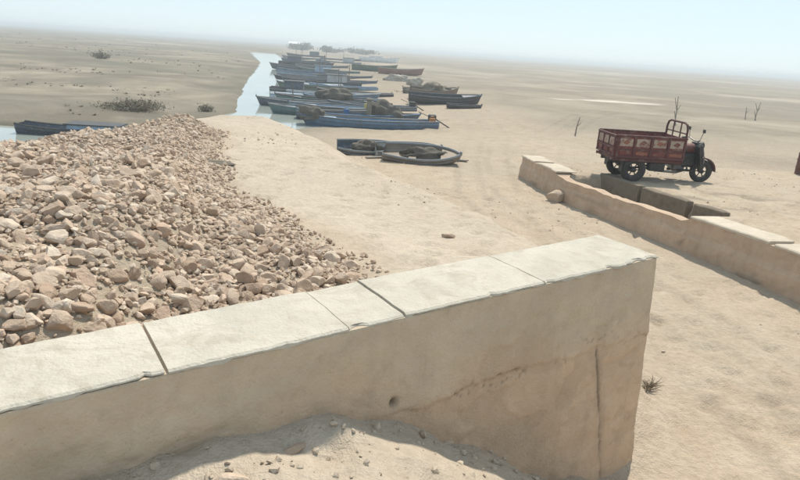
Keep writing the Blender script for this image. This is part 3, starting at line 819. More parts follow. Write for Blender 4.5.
    if cabin:
        t, ln, ht, cm = cabin
        z = sheer(t); c = MB(); b = hb(t) * 0.85
        c.box((L / 2 * t, 0, z + ht / 2), (ln, 2 * b, ht), taper=0.94); c.build('cabin', cm, root)
        MB().box((L / 2 * t, 0, z + ht + 0.022), (ln * 1.08, 2 * b * 1.06, 0.04)).build('cabin_roof', rail, root)
    for k in range(poles):
        y = rg.uniform(-0.25, 0.25) * B
        MB().tube([(-0.38 * L, y, sheer(-0.7) + 0.05), (0.42 * L + rg.uniform(0, .5), y * 0.5 + 0.05 * k, sheer(0.7) + 0.08)], 0.022, 5).build('punt_pole', M['wood'], root)
    return root

M['engine'] = worn('grimy_engine', (0.04, 0.04, 0.04), (0.12, 0.09, 0.06), 0.3, 8, 0.6)
HULLS = {}
def paint(k, c, wear=(0.22, 0.20, 0.17), amt=0.35):
    if k not in HULLS: HULLS[k] = worn('boat_paint_' + k, sc(c, 1.35), wear, amt, 2.0, 0.6, 0, 0.2, 0.01)
    return HULLS[k]
paint('blue', (0.085, 0.14, 0.21)); paint('slate', (0.055, 0.072, 0.095)); paint('teal', (0.06, 0.12, 0.12)); paint('grey', (0.14, 0.145, 0.145))
paint('pale_blue', (0.20, 0.28, 0.36)); paint('tar', (0.035, 0.034, 0.034), (0.10, 0.09, 0.075)); paint('green', (0.07, 0.11, 0.075)); paint('brown', (0.14, 0.10, 0.065))
paint('white', (0.62, 0.64, 0.64), (0.42, 0.40, 0.36)); paint('light_grey', (0.30, 0.31, 0.31)); paint('red', (0.20, 0.10, 0.075))
paint('weathered', (0.13, 0.11, 0.085), (0.21, 0.18, 0.145))
P_ = HULLS
WL = WZ - 0.10
GB = 'boats moored side by side along the canal'
# moored row: (centre x, y, heading deg, length, beam, height, hull, inner, rail, label, extras)
row = [
    (-1.75, 32.3, 14, 6.7, 1.55, 0.62, 'blue', 'pale_blue', 'slate', 'long blue boat nearest the sandy dyke at the canal end', dict(motor=True, poles=1)),
    (-2.9, 34.6, 8, 6.4, 1.5, 0.62, 'slate', 'grey', 'blue', 'slate boat with a short post right behind the nearest blue boat', dict(poles=2)),
    (-3.9, 38.3, 10, 6.0, 1.5, 0.6, 'pale_blue', 'light_grey', 'slate', 'pale blue boat third from the dyke in the canal row', dict(motor=True)),
    (-5.5, 42.5, 4, 6.2, 1.6, 0.66, 'teal', 'grey', 'tar', 'dark teal boat fourth from the dyke in the canal row', dict(poles=1, stern_deck=0.1)),
    (-5.9, 47.6, 9, 6.6, 1.6, 0.7, 'blue', 'grey', 'light_grey', 'blue boat with pale rails in the middle of the canal row', dict(mast=1.7)),
    (-7.6, 54.0, 6, 6.4, 1.7, 0.75, 'green', 'weathered', 'tar', 'mossy green boat just past the middle of the canal row', dict()),
    (-8.3, 61.0, 10, 7.2, 1.7, 0.8, 'slate', 'brown', 'tar', 'dark slate boat with a low cabin in the canal row', dict(cabin=(-0.35, 1.6, 0.6, P_['light_grey']))),
    (-10.8, 70.0, 5, 7.6, 1.8, 0.8, 'grey', 'grey', 'slate', 'grey boat with a mast in the far half of the canal row', dict(mast=2.2)),
    (-12.2, 80.0, 8, 8.0, 1.8, 0.9, 'blue', 'light_grey', 'slate', 'faded blue boat near the far end of the canal row', dict(cabin=(-0.3, 1.8, 0.7, P_['pale_blue']))),
    (-16.2, 95.0, 6, 8.4, 2.0, 0.95, 'slate', 'grey', 'tar', 'dark boat second to last in the hazy canal row', dict(mast=2.6)),
    (-18.6, 112.0, 5, 9.0, 2.0, 1.0, 'tar', 'grey', 'tar', 'blackish boat at the very end of the hazy canal row', dict(cabin=(-0.4, 2.0, 0.8, P_['slate']))),
    (-4.9, 36.4, 12, 5.6, 1.4, 0.6, 'teal', 'pale_blue', 'grey', 'teal boat wedged between the slate boat and the pale blue one', dict(poles=1)),
    (-2.2, 40.6, 5, 5.4, 1.4, 0.62, 'grey', 'weathered', 'slate', 'grey boat on the landward side of the pale blue boat', dict(motor=True)),
    (-7.2, 45.2, 14, 5.4, 1.4, 0.64, 'pale_blue', 'grey', 'white', 'light blue boat nosing into the water past the teal boat', dict(mast=1.4)),
    (-4.2, 51.0, 3, 5.8, 1.5, 0.66, 'tar', 'brown', 'grey', 'tarred black boat landward of the mossy green boat', dict(poles=2)),
    (-8.9, 57.5, 11, 5.6, 1.5, 0.7, 'teal', 'light_grey', 'white', 'teal boat with white rails past the mossy green boat', dict()),
    (-7.0, 65.5, 2, 6.4, 1.6, 0.75, 'blue', 'weathered', 'slate', 'blue boat landward of the grey boat with the mast', dict(mast=1.9, poles=1)),
    (-12.0, 74.5, 12, 6.4, 1.6, 0.8, 'pale_blue', 'grey', 'slate', 'pale boat before the faded blue boat near the far end', dict()),
    (-11.0, 87.5, 3, 8.0, 1.8, 0.9, 'teal', 'grey', 'grey', 'hazy teal boat behind the faded blue boat', dict(mast=2.4)),
    (-14.6, 103.0, 8, 8.0, 1.9, 0.95, 'grey', 'grey', 'slate', 'hazy grey boat just before the blackish end boat', dict(mast=2.8)),
    (-20.5, 126.0, 4, 9.0, 2.0, 1.0, 'slate', 'grey', 'slate', 'faint slate boat in the haze beyond the blackish end boat', dict(mast=3.0)),
    (-15.0, 134.0, 9, 9.0, 2.0, 1.0, 'blue', 'grey', 'slate', 'faint blue boat right of the faint slate boat in the haze', dict(cabin=(-0.4, 2.0, 0.8, P_['light_grey']))),
    (-3.3, 36.6, 3, 5.0, 1.3, 0.55, 'tar', 'slate', 'slate', 'low black boat just behind the slate boat with the post', dict(poles=1)),
    (-6.9, 40.4, 9, 5.0, 1.4, 0.6, 'slate', 'tar', 'grey', 'dark boat with grey rails behind the pale blue boat bow', dict(mast=1.3)),
    (-4.4, 44.6, 7, 5.4, 1.4, 0.62, 'slate', 'brown', 'blue', 'slate boat with blue rails landward of the light blue one', dict(poles=1)),
    (-8.4, 50.6, 5, 5.4, 1.5, 0.66, 'grey', 'slate', 'tar', 'grey boat with black rails before the mossy green boat', dict(cabin=(-0.3, 1.3, 0.5, P_['slate']))),
    (-5.8, 57.0, 12, 5.8, 1.5, 0.7, 'pale_blue', 'grey', 'blue', 'pale blue boat landward of the white railed teal boat', dict(mast=1.8)),
    (-10.6, 65.0, 4, 5.8, 1.6, 0.75, 'tar', 'grey', 'slate', 'black boat with bow in the water past the low cabin boat', dict(poles=1)),
    (-8.2, 75.0, 8, 6.6, 1.7, 0.8, 'slate', 'grey', 'grey', 'slate boat landward of the pale boat near the far end', dict(cabin=(-0.35, 1.5, 0.6, P_['grey']))),
    (-14.4, 88.0, 6, 7.2, 1.8, 0.9, 'slate', 'grey', 'tar', 'dark hazy boat left of the hazy teal boat', dict(mast=2.0)),
    (-24.5, 148.0, 5, 9.5, 2.1, 1.1, 'grey', 'grey', 'slate', 'ghostly grey boat beyond the faint slate boat', dict(mast=3.2)),
    (-18.0, 160.0, 7, 9.5, 2.1, 1.1, 'slate', 'grey', 'slate', 'ghostly slate boat beyond the faint blue boat', dict(mast=3.0)),
    (-29.0, 178.0, 4, 10.0, 2.2, 1.2, 'tar', 'grey', 'slate', 'last ghostly dark boat where the canal meets the horizon', dict(cabin=(-0.4, 2.2, 0.9, P_['slate']))),
]
for i, (x, y, h, L, B, H, a, b, c, lab, ex) in enumerate(row):
    boat('wooden_boat', (x * QW, y * QW, WL), R(h) + (math.pi if i % 3 != 1 else 0), L * QW, B * QW, H * QW * 0.78, P_[a], P_[b], P_[c], lab, group=GB, seed=i, **ex)
# left boat behind the rock heap
boat('wooden_boat', (-10.75, 20.3, WL), R(5), 3.7, 1.0, 0.30, P_['slate'], P_['tar'], P_['tar'], 'dark slate boat with pale blue deck on the water left of the rock heap',
     bow_rise=0.25, stern_rise=0.35, deck=0.34, deckmat=P_['pale_blue'], thwarts=2, seed=40, cabin=(0.30, 1.6, 0.16, P_['pale_blue']))
# boats drawn up on land
def land_boat(x, y, h, L, B, H, a, b, c, lab, roll=0.12, dz=-0.05, **ex):
    boat('beached_boat', (x, y, tz(x, y) + dz), R(h), L, B, H, P_[a], P_[b], P_[c], lab, group='boats drawn up on the sand', roll=roll, **ex)
land_boat(2.05, 39.0, 6, 4.2, 1.2, 0.5, 'tar', 'grey', 'slate', 'long dark beached boat below the brown covered one on the plain', seed=51)
land_boat(1.5, 42.2, 8, 3.0, 1.3, 0.55, 'brown', 'weathered', 'weathered', 'brown beached boat on the plain behind the long dark one', seed=52, dz=0.0)
land_boat(3.1, 36.2, 4, 1.9, 0.7, 0.22, 'tar', 'tar', 'tar', 'small low black skiff on the plain nearest the tricycle', seed=53, roll=0.05, bow_rise=0.2)
land_boat(-1.15, 18.0, 10, 1.7, 0.85, 0.26, 'slate', 'tar', 'grey', 'small dark grey dinghy beached beside the dyke shoulder', roll=0.28, seed=54, thwarts=1)
land_boat(0.40, 16.9, -6, 2.0, 1.0, 0.24, 'weathered', 'brown', 'grey', 'weathered brown skiff beached right of the grey dinghy', roll=0.3, dz=0.02, seed=55, thwarts=1, bow_rise=0.15)
land_boat(0.0, 17.8, 14, 1.8, 0.8, 0.26, 'light_grey', 'light_grey', 'grey', 'pale grey skiff beached behind the weathered brown one', roll=0.35, seed=56, thwarts=2)
# far white boat on the right bank
boat('white_boat', (-7.4, 140, tz(-7.4, 140) - 0.1), R(3), 8.2, 2.2, 0.95, P_['white'], P_['white'], P_['light_grey'], 'white boat far off on the right bank below the horizon', seed=57, cabin=(-0.1, 3.0, 0.35, P_['white']))
boat('beached_boat', (-1.4, 78, tz(-1.4, 78) - 0.05), R(8), 5.2, 1.5, 0.7, P_['red'], P_['weathered'], P_['weathered'], 'faded red boat ashore behind the moored canal row', seed=58, group='boats drawn up on the sand')
boat('beached_boat', (-5.0, 84, tz(-5.0, 84) - 0.05), R(4), 5.6, 1.5, 0.75, P_['green'], P_['green'], P_['weathered'], 'green boat ashore left of the faded red boat', seed=59, group='boats drawn up on the sand')

# heaps of net and sacks
def lump(name, loc, size, mat_, label, cat, seed, group=None, sub=4):
    rg = random.Random(seed); bm = bmesh.new(); bmesh.ops.create_icosphere(bm, subdivisions=sub, radius=1.0)
    pts = np.array([v.co[:] for v in bm.verts])
    d = fbm(pts[:, 0] * 2.2 + seed, pts[:, 1] * 2.2 + pts[:, 2] * 1.9, seed, 6)
    for v, k in zip(bm.verts, d):
        v.co = v.co * (1 + 0.7 * k)
        v.co.z = max(v.co.z, -0.25)
        v.co = Vector((v.co.x * size[0], v.co.y * size[1], (v.co.z + 0.25) * size[2]))
    me = bpy.data.meshes.new(name); bm.to_mesh(me); bm.free()
    o = link(name, me, mat_, None, True); o.location = loc; o.rotation_euler = (0, 0, rg.uniform(-.3, .3))
    return tag(o, label, cat, group)
M['net'] = worn('heaped_net', (0.14, 0.125, 0.10), (0.24, 0.21, 0.16), 0.45, 12, 0.95, 0, 0.9, 0.05)
M['sack'] = worn('dusty_sack', (0.36, 0.32, 0.26), (0.5, 0.46, 0.4), 0.3, 5, 0.9, 0, 0.5, 0.03)
M['tarp'] = worn('brown_tarp', (0.20, 0.165, 0.12), (0.30, 0.26, 0.2), 0.3, 4, 0.85, 0, 0.5, 0.04)
lump('net_pile', (-1.4 * QW, (34.8) * QW, WL + 0.36), (0.85, 0.5, 0.55), M['net'], 'dark heap of fishing net on the slate boat', 'net', 3)
lump('net_pile', (-4.9 * QW, (32.3-0.7) * QW, WL + 0.36), (0.6, 0.45, 0.4), M['net'], 'small heap of net in the end of the nearest blue boat', 'net', 4)
lump('net_pile', (-5.0 * QW, (42.5) * QW, WL + 0.42), (0.9, 0.5, 0.5), M['net'], 'heap of net on the dark teal boat', 'net', 5)
lump('covered_heap', (1.7, 42.2, tz(1.7, 42.2) + 0.42), (1.05, 0.5, 0.45), M['tarp'], 'brown tarpaulin heap inside the brown beached boat', 'tarpaulin', 6)
lump('sack', (0.0, 46.0, tz(0, 46) - 0.03), (0.45, 0.35, 0.45), M['net'], 'dark sack on sand left of the beached boats', 'sack', 8)
lump('sack', (0.4, 56.0, tz(0.4, 56) - 0.03), (0.7, 0.4, 0.5), M['sack'], 'pale sack on sand behind the beached boats', 'sack', 9)
lump('sack', (-1.2, 62.0, tz(-1.2, 62) - 0.03), (1.3, 0.6, 0.5), M['sack'], 'pale heap of sacks on the bank beside the mossy green boat', 'sack', 10)
lump('net_pile', (0.65, 17.0, tz(0.65, 17.0) + 0.05), (0.66, 0.32, 0.26), M['net'], 'grey brown heap of net in the weathered brown skiff', 'net', 12)
lump('net_pile', (-1.15, 17.9, tz(-1.15, 17.9) + 0.10), (0.40, 0.26, 0.20), M['net'], 'dark bundle of net in the small grey dinghy', 'net', 13)
for (x, y, z, c, lab, k) in [(1.25, 32.75, 0.40, (0.42, 0.16, 0.04), 'orange jerrycan at the right end of the nearest blue boat', 1), (-3.4, 34.4, 0.42, (0.05, 0.14, 0.30), 'blue jerrycan on the slate boat', 2), (-2.6, 38.5, 0.42, (0.40, 0.33, 0.10), 'yellow jerrycan on the pale blue boat', 3)]:
    jm = worn('jerrycan_plastic', c, None, 0, 4, 0.5)
    j = empty('jerrycan', (x * QW, y * QW, WL + z - 0.08), 0.4 * k); tag(j, lab, 'jerrycan')
    MB().box((0, 0, 0.16), (0.26, 0.17, 0.32), ch=0.03).build('body', jm, j)
    MB().tube([(-0.08, 0, 0.31), (-0.06, 0, 0.38), (0.06, 0, 0.38), (0.08, 0, 0.31)], 0.018, 6).build('handle', jm, j)
for k, (x, y, L, a, lab) in enumerate([(-0.55, 17.1, 1.1, 0.3, 'loose grey plank on sand left of the weathered brown skiff'), (1.35, 17.6, 0.9, -0.5, 'loose grey plank on sand right of the weathered brown skiff'), (-0.25, 16.7, 0.7, -0.2, 'short broken plank in front of the weathered brown skiff')]):
    o = MB().box((0, 0, 0.03), (L, 0.14, 0.035), (0.03, -0.05, 0)).build('plank', M['wood']); o.location = (x, y, tz(x, y)); o.rotation_euler = (0, 0, a); tag(o, lab, 'plank')
# upright barrel-topped post on the slate boat
t = MB(); t.box((0, 0, 0.5), (0.24, 0.2, 1.0), taper=0.8, ch=0.02); t.box((0, 0, 1.06), (0.3, 0.26, 0.1), ch=0.02)
o = t.build('mooring_post', M['stake']); o.location = (-2.15 * QW, 34.3 * QW, WL + 0.1); tag(o, 'stubby dark post standing in the slate boat', 'post')

# ------------------------------------------------------------------ cargo tricycle
M['red'] = worn('dusty_red_paint', (0.15, 0.032, 0.025), (0.22, 0.145, 0.11), 0.4, 4, 0.7, wk=1.6)
M['dkred'] = worn('dark_red_paint', (0.085, 0.022, 0.018), (0.20, 0.14, 0.105), 0.3, 4, 0.7, wk=1.8)
M['cream'] = worn('cream_paint', (0.36, 0.285, 0.22), (0.17, 0.055, 0.04), 0.45, 6, 0.75, wk=2)
M['ochre'] = worn('ochre_paint', (0.26, 0.10, 0.055), (0.2, 0.06, 0.045), 0.4, 9, 0.75, wk=2)
M['black'] = worn('grimy_black', (0.022, 0.021, 0.020), (0.10, 0.085, 0.065), 0.35, 8, 0.6)
M['tyre'] = worn('dusty_tyre', (0.035, 0.033, 0.030), (0.15, 0.13, 0.10), 0.3, 6, 0.9)
M['steel'] = worn('dull_steel', (0.22, 0.21, 0.20), (0.14, 0.08, 0.05), 0.3, 8, 0.5, 0.6)
M['plank'] = worn('bed_planks', (0.20, 0.15, 0.11), (0.32, 0.27, 0.21), 0.3, 6, 0.85)
M['glass'] = worn('lamp_glass', (0.45, 0.45, 0.43), None, 0, 6, 0.15)
M['rimdark'] = worn('dirty_rim', (0.07, 0.065, 0.06), (0.16, 0.13, 0.10), 0.4, 8, 0.7, 0.3)
def wheel(root, x, y, r, wd, name='wheel'):
    w_ = empty(name, (x, y, r)); w_.parent = root
    # profile ring of the tyre
    prof = []
    for k in range(13):
        a = 2 * math.pi * k / 12; prof.append((r - wd * 0.52 + wd * 0.52 * math.cos(a), wd * 0.5 * math.sin(a)))
    MB().lathe(prof, 28).build('tyre', M['tyre'], w_, True)
    rim = MB(); rr = r - wd * 0.95
    rim.lathe([(rr + 0.015, -wd * .35), (rr - 0.02, -wd * .2), (rr - 0.02, wd * .2), (rr + 0.015, wd * .35), (rr + 0.015, -wd * .35)], 24)
    rim.build('rim', M['rimdark'], w_, True)
    sp = MB()
    for k in range(6):
        a = k * math.pi / 3; sp.tube([(0.04 * math.cos(a), 0, 0.04 * math.sin(a)), (rr * math.cos(a), 0, rr * math.sin(a))], 0.016, 5)
    sp.build('spokes', M['rimdark'], w_)
    MB().lathe([(0.0, -wd * .55), (0.055, -wd * .55), (0.06, 0), (0.055, wd * .55), (0.0, wd * .55)], 12).build('hub', M['black'], w_, True)
    return w_
def tricycle(loc, rz, k):
    t = empty('cargo_tricycle', loc, rz, k)
    tag(t, 'red three wheeled cargo motorcycle with painted load bed above the retaining wall', 'tricycle')
    x0, x1, hw, zf, zt = -0.58, 1.22, 0.60, 0.66, 1.20
    fl = MB()
    for i in range(6): fl.box((0.32, -0.5 + 0.2 * i, zf), (1.76, 0.19, 0.03))
    fl.build('bed_floor', M['plank'], t)
    MB().box((0.32, 0, zf - 0.07), (1.8, 1.2, 0.08), ch=0.01).build('bed_frame', M['dkred'], t)
    for sg in (-1, 1):
        y = sg * hw
        sb = MB().box((0.32, y, (zf + zt) / 2 + 0.0), (1.80, 0.03, zt - zf)).build('side_board', M['red'], t)
        # frame of the board: rails and posts, painted fields between
        MB().box((0.32, y + sg * 0.012, zt), (1.84, 0.06, 0.05), ch=0.008).build('top_rail', M['dkred'], sb)
        MB().box((0.32, y + sg * 0.022, zf + 0.20), (1.80, 0.03, 0.04)).build('middle_rail', M['dkred'], sb)
        MB().box((0.32, y + sg * 0.022, zf + 0.01), (1.80, 0.03, 0.07)).build('lower_rail', M['dkred'], sb)
        for i in range(5):
            MB().box((-0.56 + 0.44 * i, y + sg * 0.024, (zf + zt) / 2), (0.045, 0.034, zt - zf - 0.06)).build('post', M['dkred'], sb)
        for i in range(4):
            xc = -0.34 + 0.44 * i
            p = MB().box((xc, y + sg * 0.019, zf + 0.375), (0.34, 0.012, 0.20)).build('painted_field', M['cream'], sb)
            fl = MB()
            pts = [(xc, zf + 0.44), (xc + 0.10, zf + 0.39), (xc + 0.02, zf + 0.315), (xc - 0.10, zf + 0.36)]
            fl.add([(a, y + sg * 0.029, b) for a, b in pts], [(0, 1, 2, 3)] if sg > 0 else [(3, 2, 1, 0)])
            fl.build('painted_diamond', M['red'] if i % 2 else M['ochre'], sb)
            MB().box((xc, y + sg * 0.019, zf + 0.105), (0.30, 0.012, 0.07)).build('lower_field', M['ochre'] if i % 2 else M['red'], sb)
    tg = MB().box((x0 - 0.015, 0, (zf + zt) / 2), (0.03, 1.17, zt - zf)).build('tailgate', M['red'], t)
    for z in (zf + 0.03, zf + 0.22, zt - 0.02): MB().box((x0 - 0.045, 0, z), (0.03, 1.22, 0.05)).build('tailgate_rail', M['dkred'], tg)
    for i in range(3): MB().box((x0 - 0.038, -0.38 + 0.38 * i, zf + 0.37), (0.014, 0.30, 0.20)).build('painted_field', M['cream'], tg)
    for i in range(4): MB().box((x0 - 0.046, -0.57 + 0.38 * i, (zf + zt) / 2), (0.03, 0.04, zt - zf)).build('tailgate_post', M['dkred'], tg)
    for sg in (-1, 1):
        MB().lathe([(0, -0.02), (0.045, -0.02), (0.045, 0.0), (0, 0.01)], 12, 'x', (x0 - 0.05, sg * 0.5, zf - 0.06)).build('tail_lamp', M['red'], t)
    MB().box((x1, 0, (zf + zt) / 2), (0.03, 1.17, zt - zf)).build('headboard', M['red'], t)
    g = MB(); g.tube([(x1, -0.56, zf), (x1, -0.56, zt + 0.22), (x1, -0.50, zt + 0.34), (x1, -0.38, zt + 0.38), (x1, 0.38, zt + 0.38), (x1, 0.50, zt + 0.34), (x1, 0.56, zt + 0.22), (x1, 0.56, zf)], 0.028, 8)
    g.tube([(x1, -0.56, zt + 0.12), (x1, 0.56, zt + 0.12)], 0.02, 6)
    for yy in (-0.2, 0.2): g.tube([(x1, yy, zt), (x1, yy, zt + 0.38)], 0.018, 6)
    g.build('head_guard', M['dkred'], t)
    # chassis
    ch = MB()
    for sg in (-1, 1): ch.box((0.45, sg * 0.25, 0.53), (2.1, 0.07, 0.10))
    for xx in (-0.5, 0.0, 0.6, 1.2): ch.box((xx, 0, 0.53), (0.06, 0.5, 0.08))
    ch.tube([(1.45, 0, 0.50), (1.70, 0, 0.62), (1.80, 0, 0.98)], 0.045, 8); ch.tube([(1.2, 0, 0.70), (1.55, 0, 0.86), (1.80, 0, 0.98)], 0.04, 8)
    ch.tube([(1.15, 0, 0.32), (1.55, 0, 0.33), (1.74, 0, 0.75)], 0.035, 8)
    ch.build('chassis', M['black'], t)
    ax = MB(); ax.tube([(0, -0.5, 0.30), (0, 0.5, 0.30)], 0.045, 10)
    ax.lathe([(0, -0.12), (0.12, -0.09), (0.15, 0), (0.12, 0.09), (0, 0.12)], 14, 'y', (0, 0, 0.30))
    for sg in (-1, 1): ax.tube([(-0.42, sg * 0.42, 0.47), (-0.2, sg * 0.42, 0.39), (0, sg * 0.42, 0.37), (0.2, sg * 0.42, 0.39), (0.42, sg * 0.42, 0.47)], 0.03, 6)
    ax.build('rear_axle', M['black'], t)
    for sg in (-1, 1): wheel(t, 0.0, sg * 0.50, 0.335, 0.17)
    for sg in (-1, 1):
        MB().box((-0.34, sg * 0.50, 0.42), (0.012, 0.22, 0.30)).build('mud_flap', M['black'], t)
    MB().box((0.62, -0.42, 0.44), (0.42, 0.22, 0.24), ch=0.03).build('battery_box', M['black'], t)
    en = MB(); en.box((1.38, 0, 0.42), (0.36, 0.30, 0.26), ch=0.05); en.box((1.50, 0, 0.62), (0.16, 0.18, 0.22), (0, 0.35, 0), ch=0.02)
    for i in range(4): en.box((1.50 + 0.018 * i - .02, 0, 0.56 + 0.05 * i), (0.20, 0.22, 0.012), (0, 0.35, 0))
    en.build('engine', M['steel'], t)
    MB().tube([(1.55, -0.12, 0.55), (1.62, -0.16, 0.36), (1.3, -0.2, 0.27), (0.7, -0.24, 0.30)], 0.032, 8).build('exhaust', M['steel'], t)
    for sg in (-1, 1):
        MB().box((1.47, sg * 0.32, 0.36), (0.34, 0.22, 0.025)).build('footboard', M['black'], t)
    sh = MB(); sh.box((1.60, 0, 0.60), (0.40, 0.40, 0.36), (0, -0.1, 0), ch=0.06); sh.build('engine_shroud', M['black'], t)
    st = MB(); st.box((1.36, 0, 0.86), (0.34, 0.34, 0.12), ch=0.04); st.build('seat', M['black'], t)
    MB().box((1.34, 0, 0.74), (0.30, 0.30, 0.14)).build('seat_base', M['dkred'], t)
    tk = MB(); tk.lathe([(0, -0.2), (0.09, -0.19), (0.13, -0.08), (0.135, 0.08), (0.10, 0.19), (0, 0.21)], 16, 'x', (1.66, 0, 0.90)); tk.build('fuel_tank', M['red'], t, True)
    fk = MB()
    for sg in (-1, 1):
        fk.tube([(1.80, sg * 0.10, 1.06), (1.96, sg * 0.10, 0.62), (2.09, sg * 0.10, 0.29)], [0.03, 0.032, 0.026], 8)
        fk.tube([(1.92, sg * 0.14, 0.86), (2.05, sg * 0.14, 0.42)], 0.028, 8)
    fk.box((1.81, 0, 1.05), (0.10, 0.26, 0.035)); fk.box((1.89, 0, 0.82), (0.10, 0.26, 0.035))
    fk.build('front_fork', M['black'], t)
    wheel(t, 2.09, 0, 0.31, 0.14, 'wheel')
    fd = MB(); vs = []; fs = []
    for i in range(11):
        a = R(0 + 15 * i); c_, s__ = math.cos(a), math.sin(a)
        for yy, rr in ((-0.10, 0.335), (-0.08, 0.37), (0.08, 0.37), (0.10, 0.335)): vs.append((2.09 + rr * c_, yy, 0.31 + rr * s__))
    for i in range(10):
        for q in range(3): fs.append((4 * i + q, 4 * i + q + 1, 4 * i + 5 + q, 4 * i + 4 + q))
    fd.add(vs, fs).build('front_fender', M['dkred'], t)
    hb = MB(); hb.tube([(1.66, -0.40, 1.14), (1.74, -0.30, 1.17), (1.80, -0.10, 1.10), (1.80, 0.10, 1.10), (1.74, 0.30, 1.17), (1.66, 0.40, 1.14)], 0.017, 8)
    hb.build('handlebar', M['steel'], t)
    for sg in (-1, 1):
        MB().tube([(1.62, sg * 0.44, 1.13), (1.70, sg * 0.35, 1.155)], 0.024, 8).build('grip', M['black'], t)
        mr = MB(); mr.tube([(1.75, sg * 0.28, 1.17), (1.76, sg * 0.36, 1.36)], 0.008, 5); mr.box((1.76, sg * 0.38, 1.40), (0.015, 0.13, 0.09), ch=0.006); mr.build('mirror', M['black'], t)
    hl = MB().lathe([(0, -0.10), (0.07, -0.09), (0.105, 0.0), (0.11, 0.05), (0.10, 0.055)], 18, 'x', (1.95, 0, 0.98)).build('headlight', M['black'], t, True)
    MB().lathe([(0.10, 0.05), (0.07, 0.07), (0.0, 0.08)], 18, 'x', (1.95, 0, 0.98)).build('lens', M['glass'], hl, True)
    ls = MB()
    for sg in (-1, 1): ls.box((1.80, sg * 0.30, 0.68), (0.035, 0.36, 0.66), (0, -0.22, sg * 0.25), ch=0.01)
    ls.build('leg_shield', M['black'], t)
    cw = MB(); cw.box((1.86, 0, 0.86), (0.22, 0.46, 0.36), (0, -0.30, 0), taper=0.75, ch=0.05); cw.build('cowl', M['black'], t)
    for sg in (-1, 1): MB().tube([(1.90, sg * 0.12, 0.78), (2.04, sg * 0.12, 0.40)], [0.06, 0.05], 8).build('fork_cover', M['black'], t)
    cb = MB(); cb.tube([(1.90, -0.16, 0.86), (1.99, -0.22, 0.72), (2.00, -0.22, 0.56), (1.97, -0.12, 0.50)], 0.018, 6); cb.tube([(1.90, 0.16, 0.86), (1.99, 0.22, 0.72), (2.00, 0.22, 0.56), (1.97, 0.12, 0.50)], 0.018, 6)
    cb.build('crash_bar', M['steel'], t)
    return t
TX, TY = 4.90, 13.80
tricycle((TX, TY, tz(TX, TY) - 0.01), R(4), 0.835)

# rusty drum at the right edge
dm = empty('oil_drum', (10.35, 16.1, tz(10.35, 16.1) - 0.01)); tag(dm, 'rusty red drum standing on the sand at the right edge', 'drum')
M['rust'] = worn('rusty_red', (0.14, 0.055, 0.035), (0.07, 0.04, 0.03), 0.4, 5, 0.85)
prof = [(0.0, 0.0), (0.22, 0.0), (0.225, 0.02), (0.22, 0.04), (0.22, 0.17), (0.235, 0.19), (0.22, 0.21), (0.22, 0.36), (0.235, 0.38), (0.22, 0.40), (0.22, 0.52), (0.228, 0.54), (0.222, 0.56), (0.21, 0.55), (0.21, 0.53), (0, 0.53)]
MB().lathe(prof, 24, 'z').build('drum_body', M['rust'], dm, True)
MB().lathe([(0, 0.53), (0.03, 0.53), (0.03, 0.55), (0, 0.55)], 10, 'z', (0.12, 0.05, 0)).build('bung', M['steel'], dm)

# ------------------------------------------------------------------ stakes, scrub, weeds
def stake(x, y, h, lean, label, fork=False, seed=0):
    rg = random.Random(seed); b = MB(); z = tz(x, y)
    p = [(0, 0, -0.15), (lean * 0.4 + rg.uniform(-.02, .02), 0.01, h * 0.5), (lean, rg.uniform(-.03, .03), h)]
    b.tube(p, [0.032, 0.026, 0.016], 6)
    b.tube([p[1], (p[1][0] + 0.16, 0.03, h * 0.72)], [0.02, 0.012], 5)
    if fork: b.tube([p[1], (p[1][0] - 0.22, 0.0, h * 0.95)], [0.026, 0.014], 5); b.tube([(0.1, 0, -0.1), (-0.1, 0.05, h * 0.5)], [0.03, 0.02], 5)
    o = b.build('stake', M['stake']); o.location = (x, y, z); tag(o, label, 'stake', 'stakes standing on the plain')
stake(6.95, 26.0, 0.75, 0.1, 'short thin stake on the plain left of the tricycle bed', seed=1)
stake(14.1, 33.5, 1.5, -0.06, 'tall crooked stake behind the tricycle head guard', True, seed=2)
stake(22.6, 41.5, 1.15, 0.15, 'leaning forked stake on the plain far right', True, seed=3)
stake(22.1, 41.7, 0.8, -0.1, 'small stake just left of the leaning forked stake', seed=4)

def bush(x, y, rx, ry, h, n, label, seed, leaf=0.05, mat_=None):
    rg = random.Random(seed); z = tz(x, y)
    root = empty('bush', (x, y, z - 0.02)); tag(root, label, 'bush')
    st = MB(); cl = []
    for k in range(16):
        a = rg.uniform(0, 6.28); q = math.sqrt(rg.random()); tip = (rx * q * math.cos(a), ry * q * math.sin(a), h * rg.uniform(0.45, 1.0) * (1 - 0.45 * q * q))
        st.tube([(tip[0] * 0.25, tip[1] * 0.25, 0), (tip[0] * 0.6, tip[1] * 0.6, tip[2] * 0.6), tip], [0.016, 0.012, 0.005], 4); cl.append(tip)
    st.build('stem', M['twig'], root)
    vs, fs = [], []
    for k in range(n):
        c = cl[rg.randrange(len(cl))]; f = rg.uniform(0.35, 1.05); sp = 0.16 * (rx + ry) / 2 + 0.05
        p = Vector((c[0] * f + rg.gauss(0, sp), c[1] * f + rg.gauss(0, sp), max(0.02, c[2] * f + rg.gauss(0, 0.10 * h))))
        u = Vector((rg.gauss(0, 1), rg.gauss(0, 1), rg.gauss(0, 1))).normalized(); v = u.orthogonal().normalized(); L = leaf * rg.uniform(0.5, 1.4)
        i = len(vs); vs += [p - u * L, p + v * L * 0.4, p + u * L, p - v * L * 0.4]; fs.append((i, i + 1, i + 2, i + 3))
    mb = MB(); mb.v = [tuple(a) for a in vs]; mb.f = fs; mb.build('foliage', mat_ or M['bush'], root)
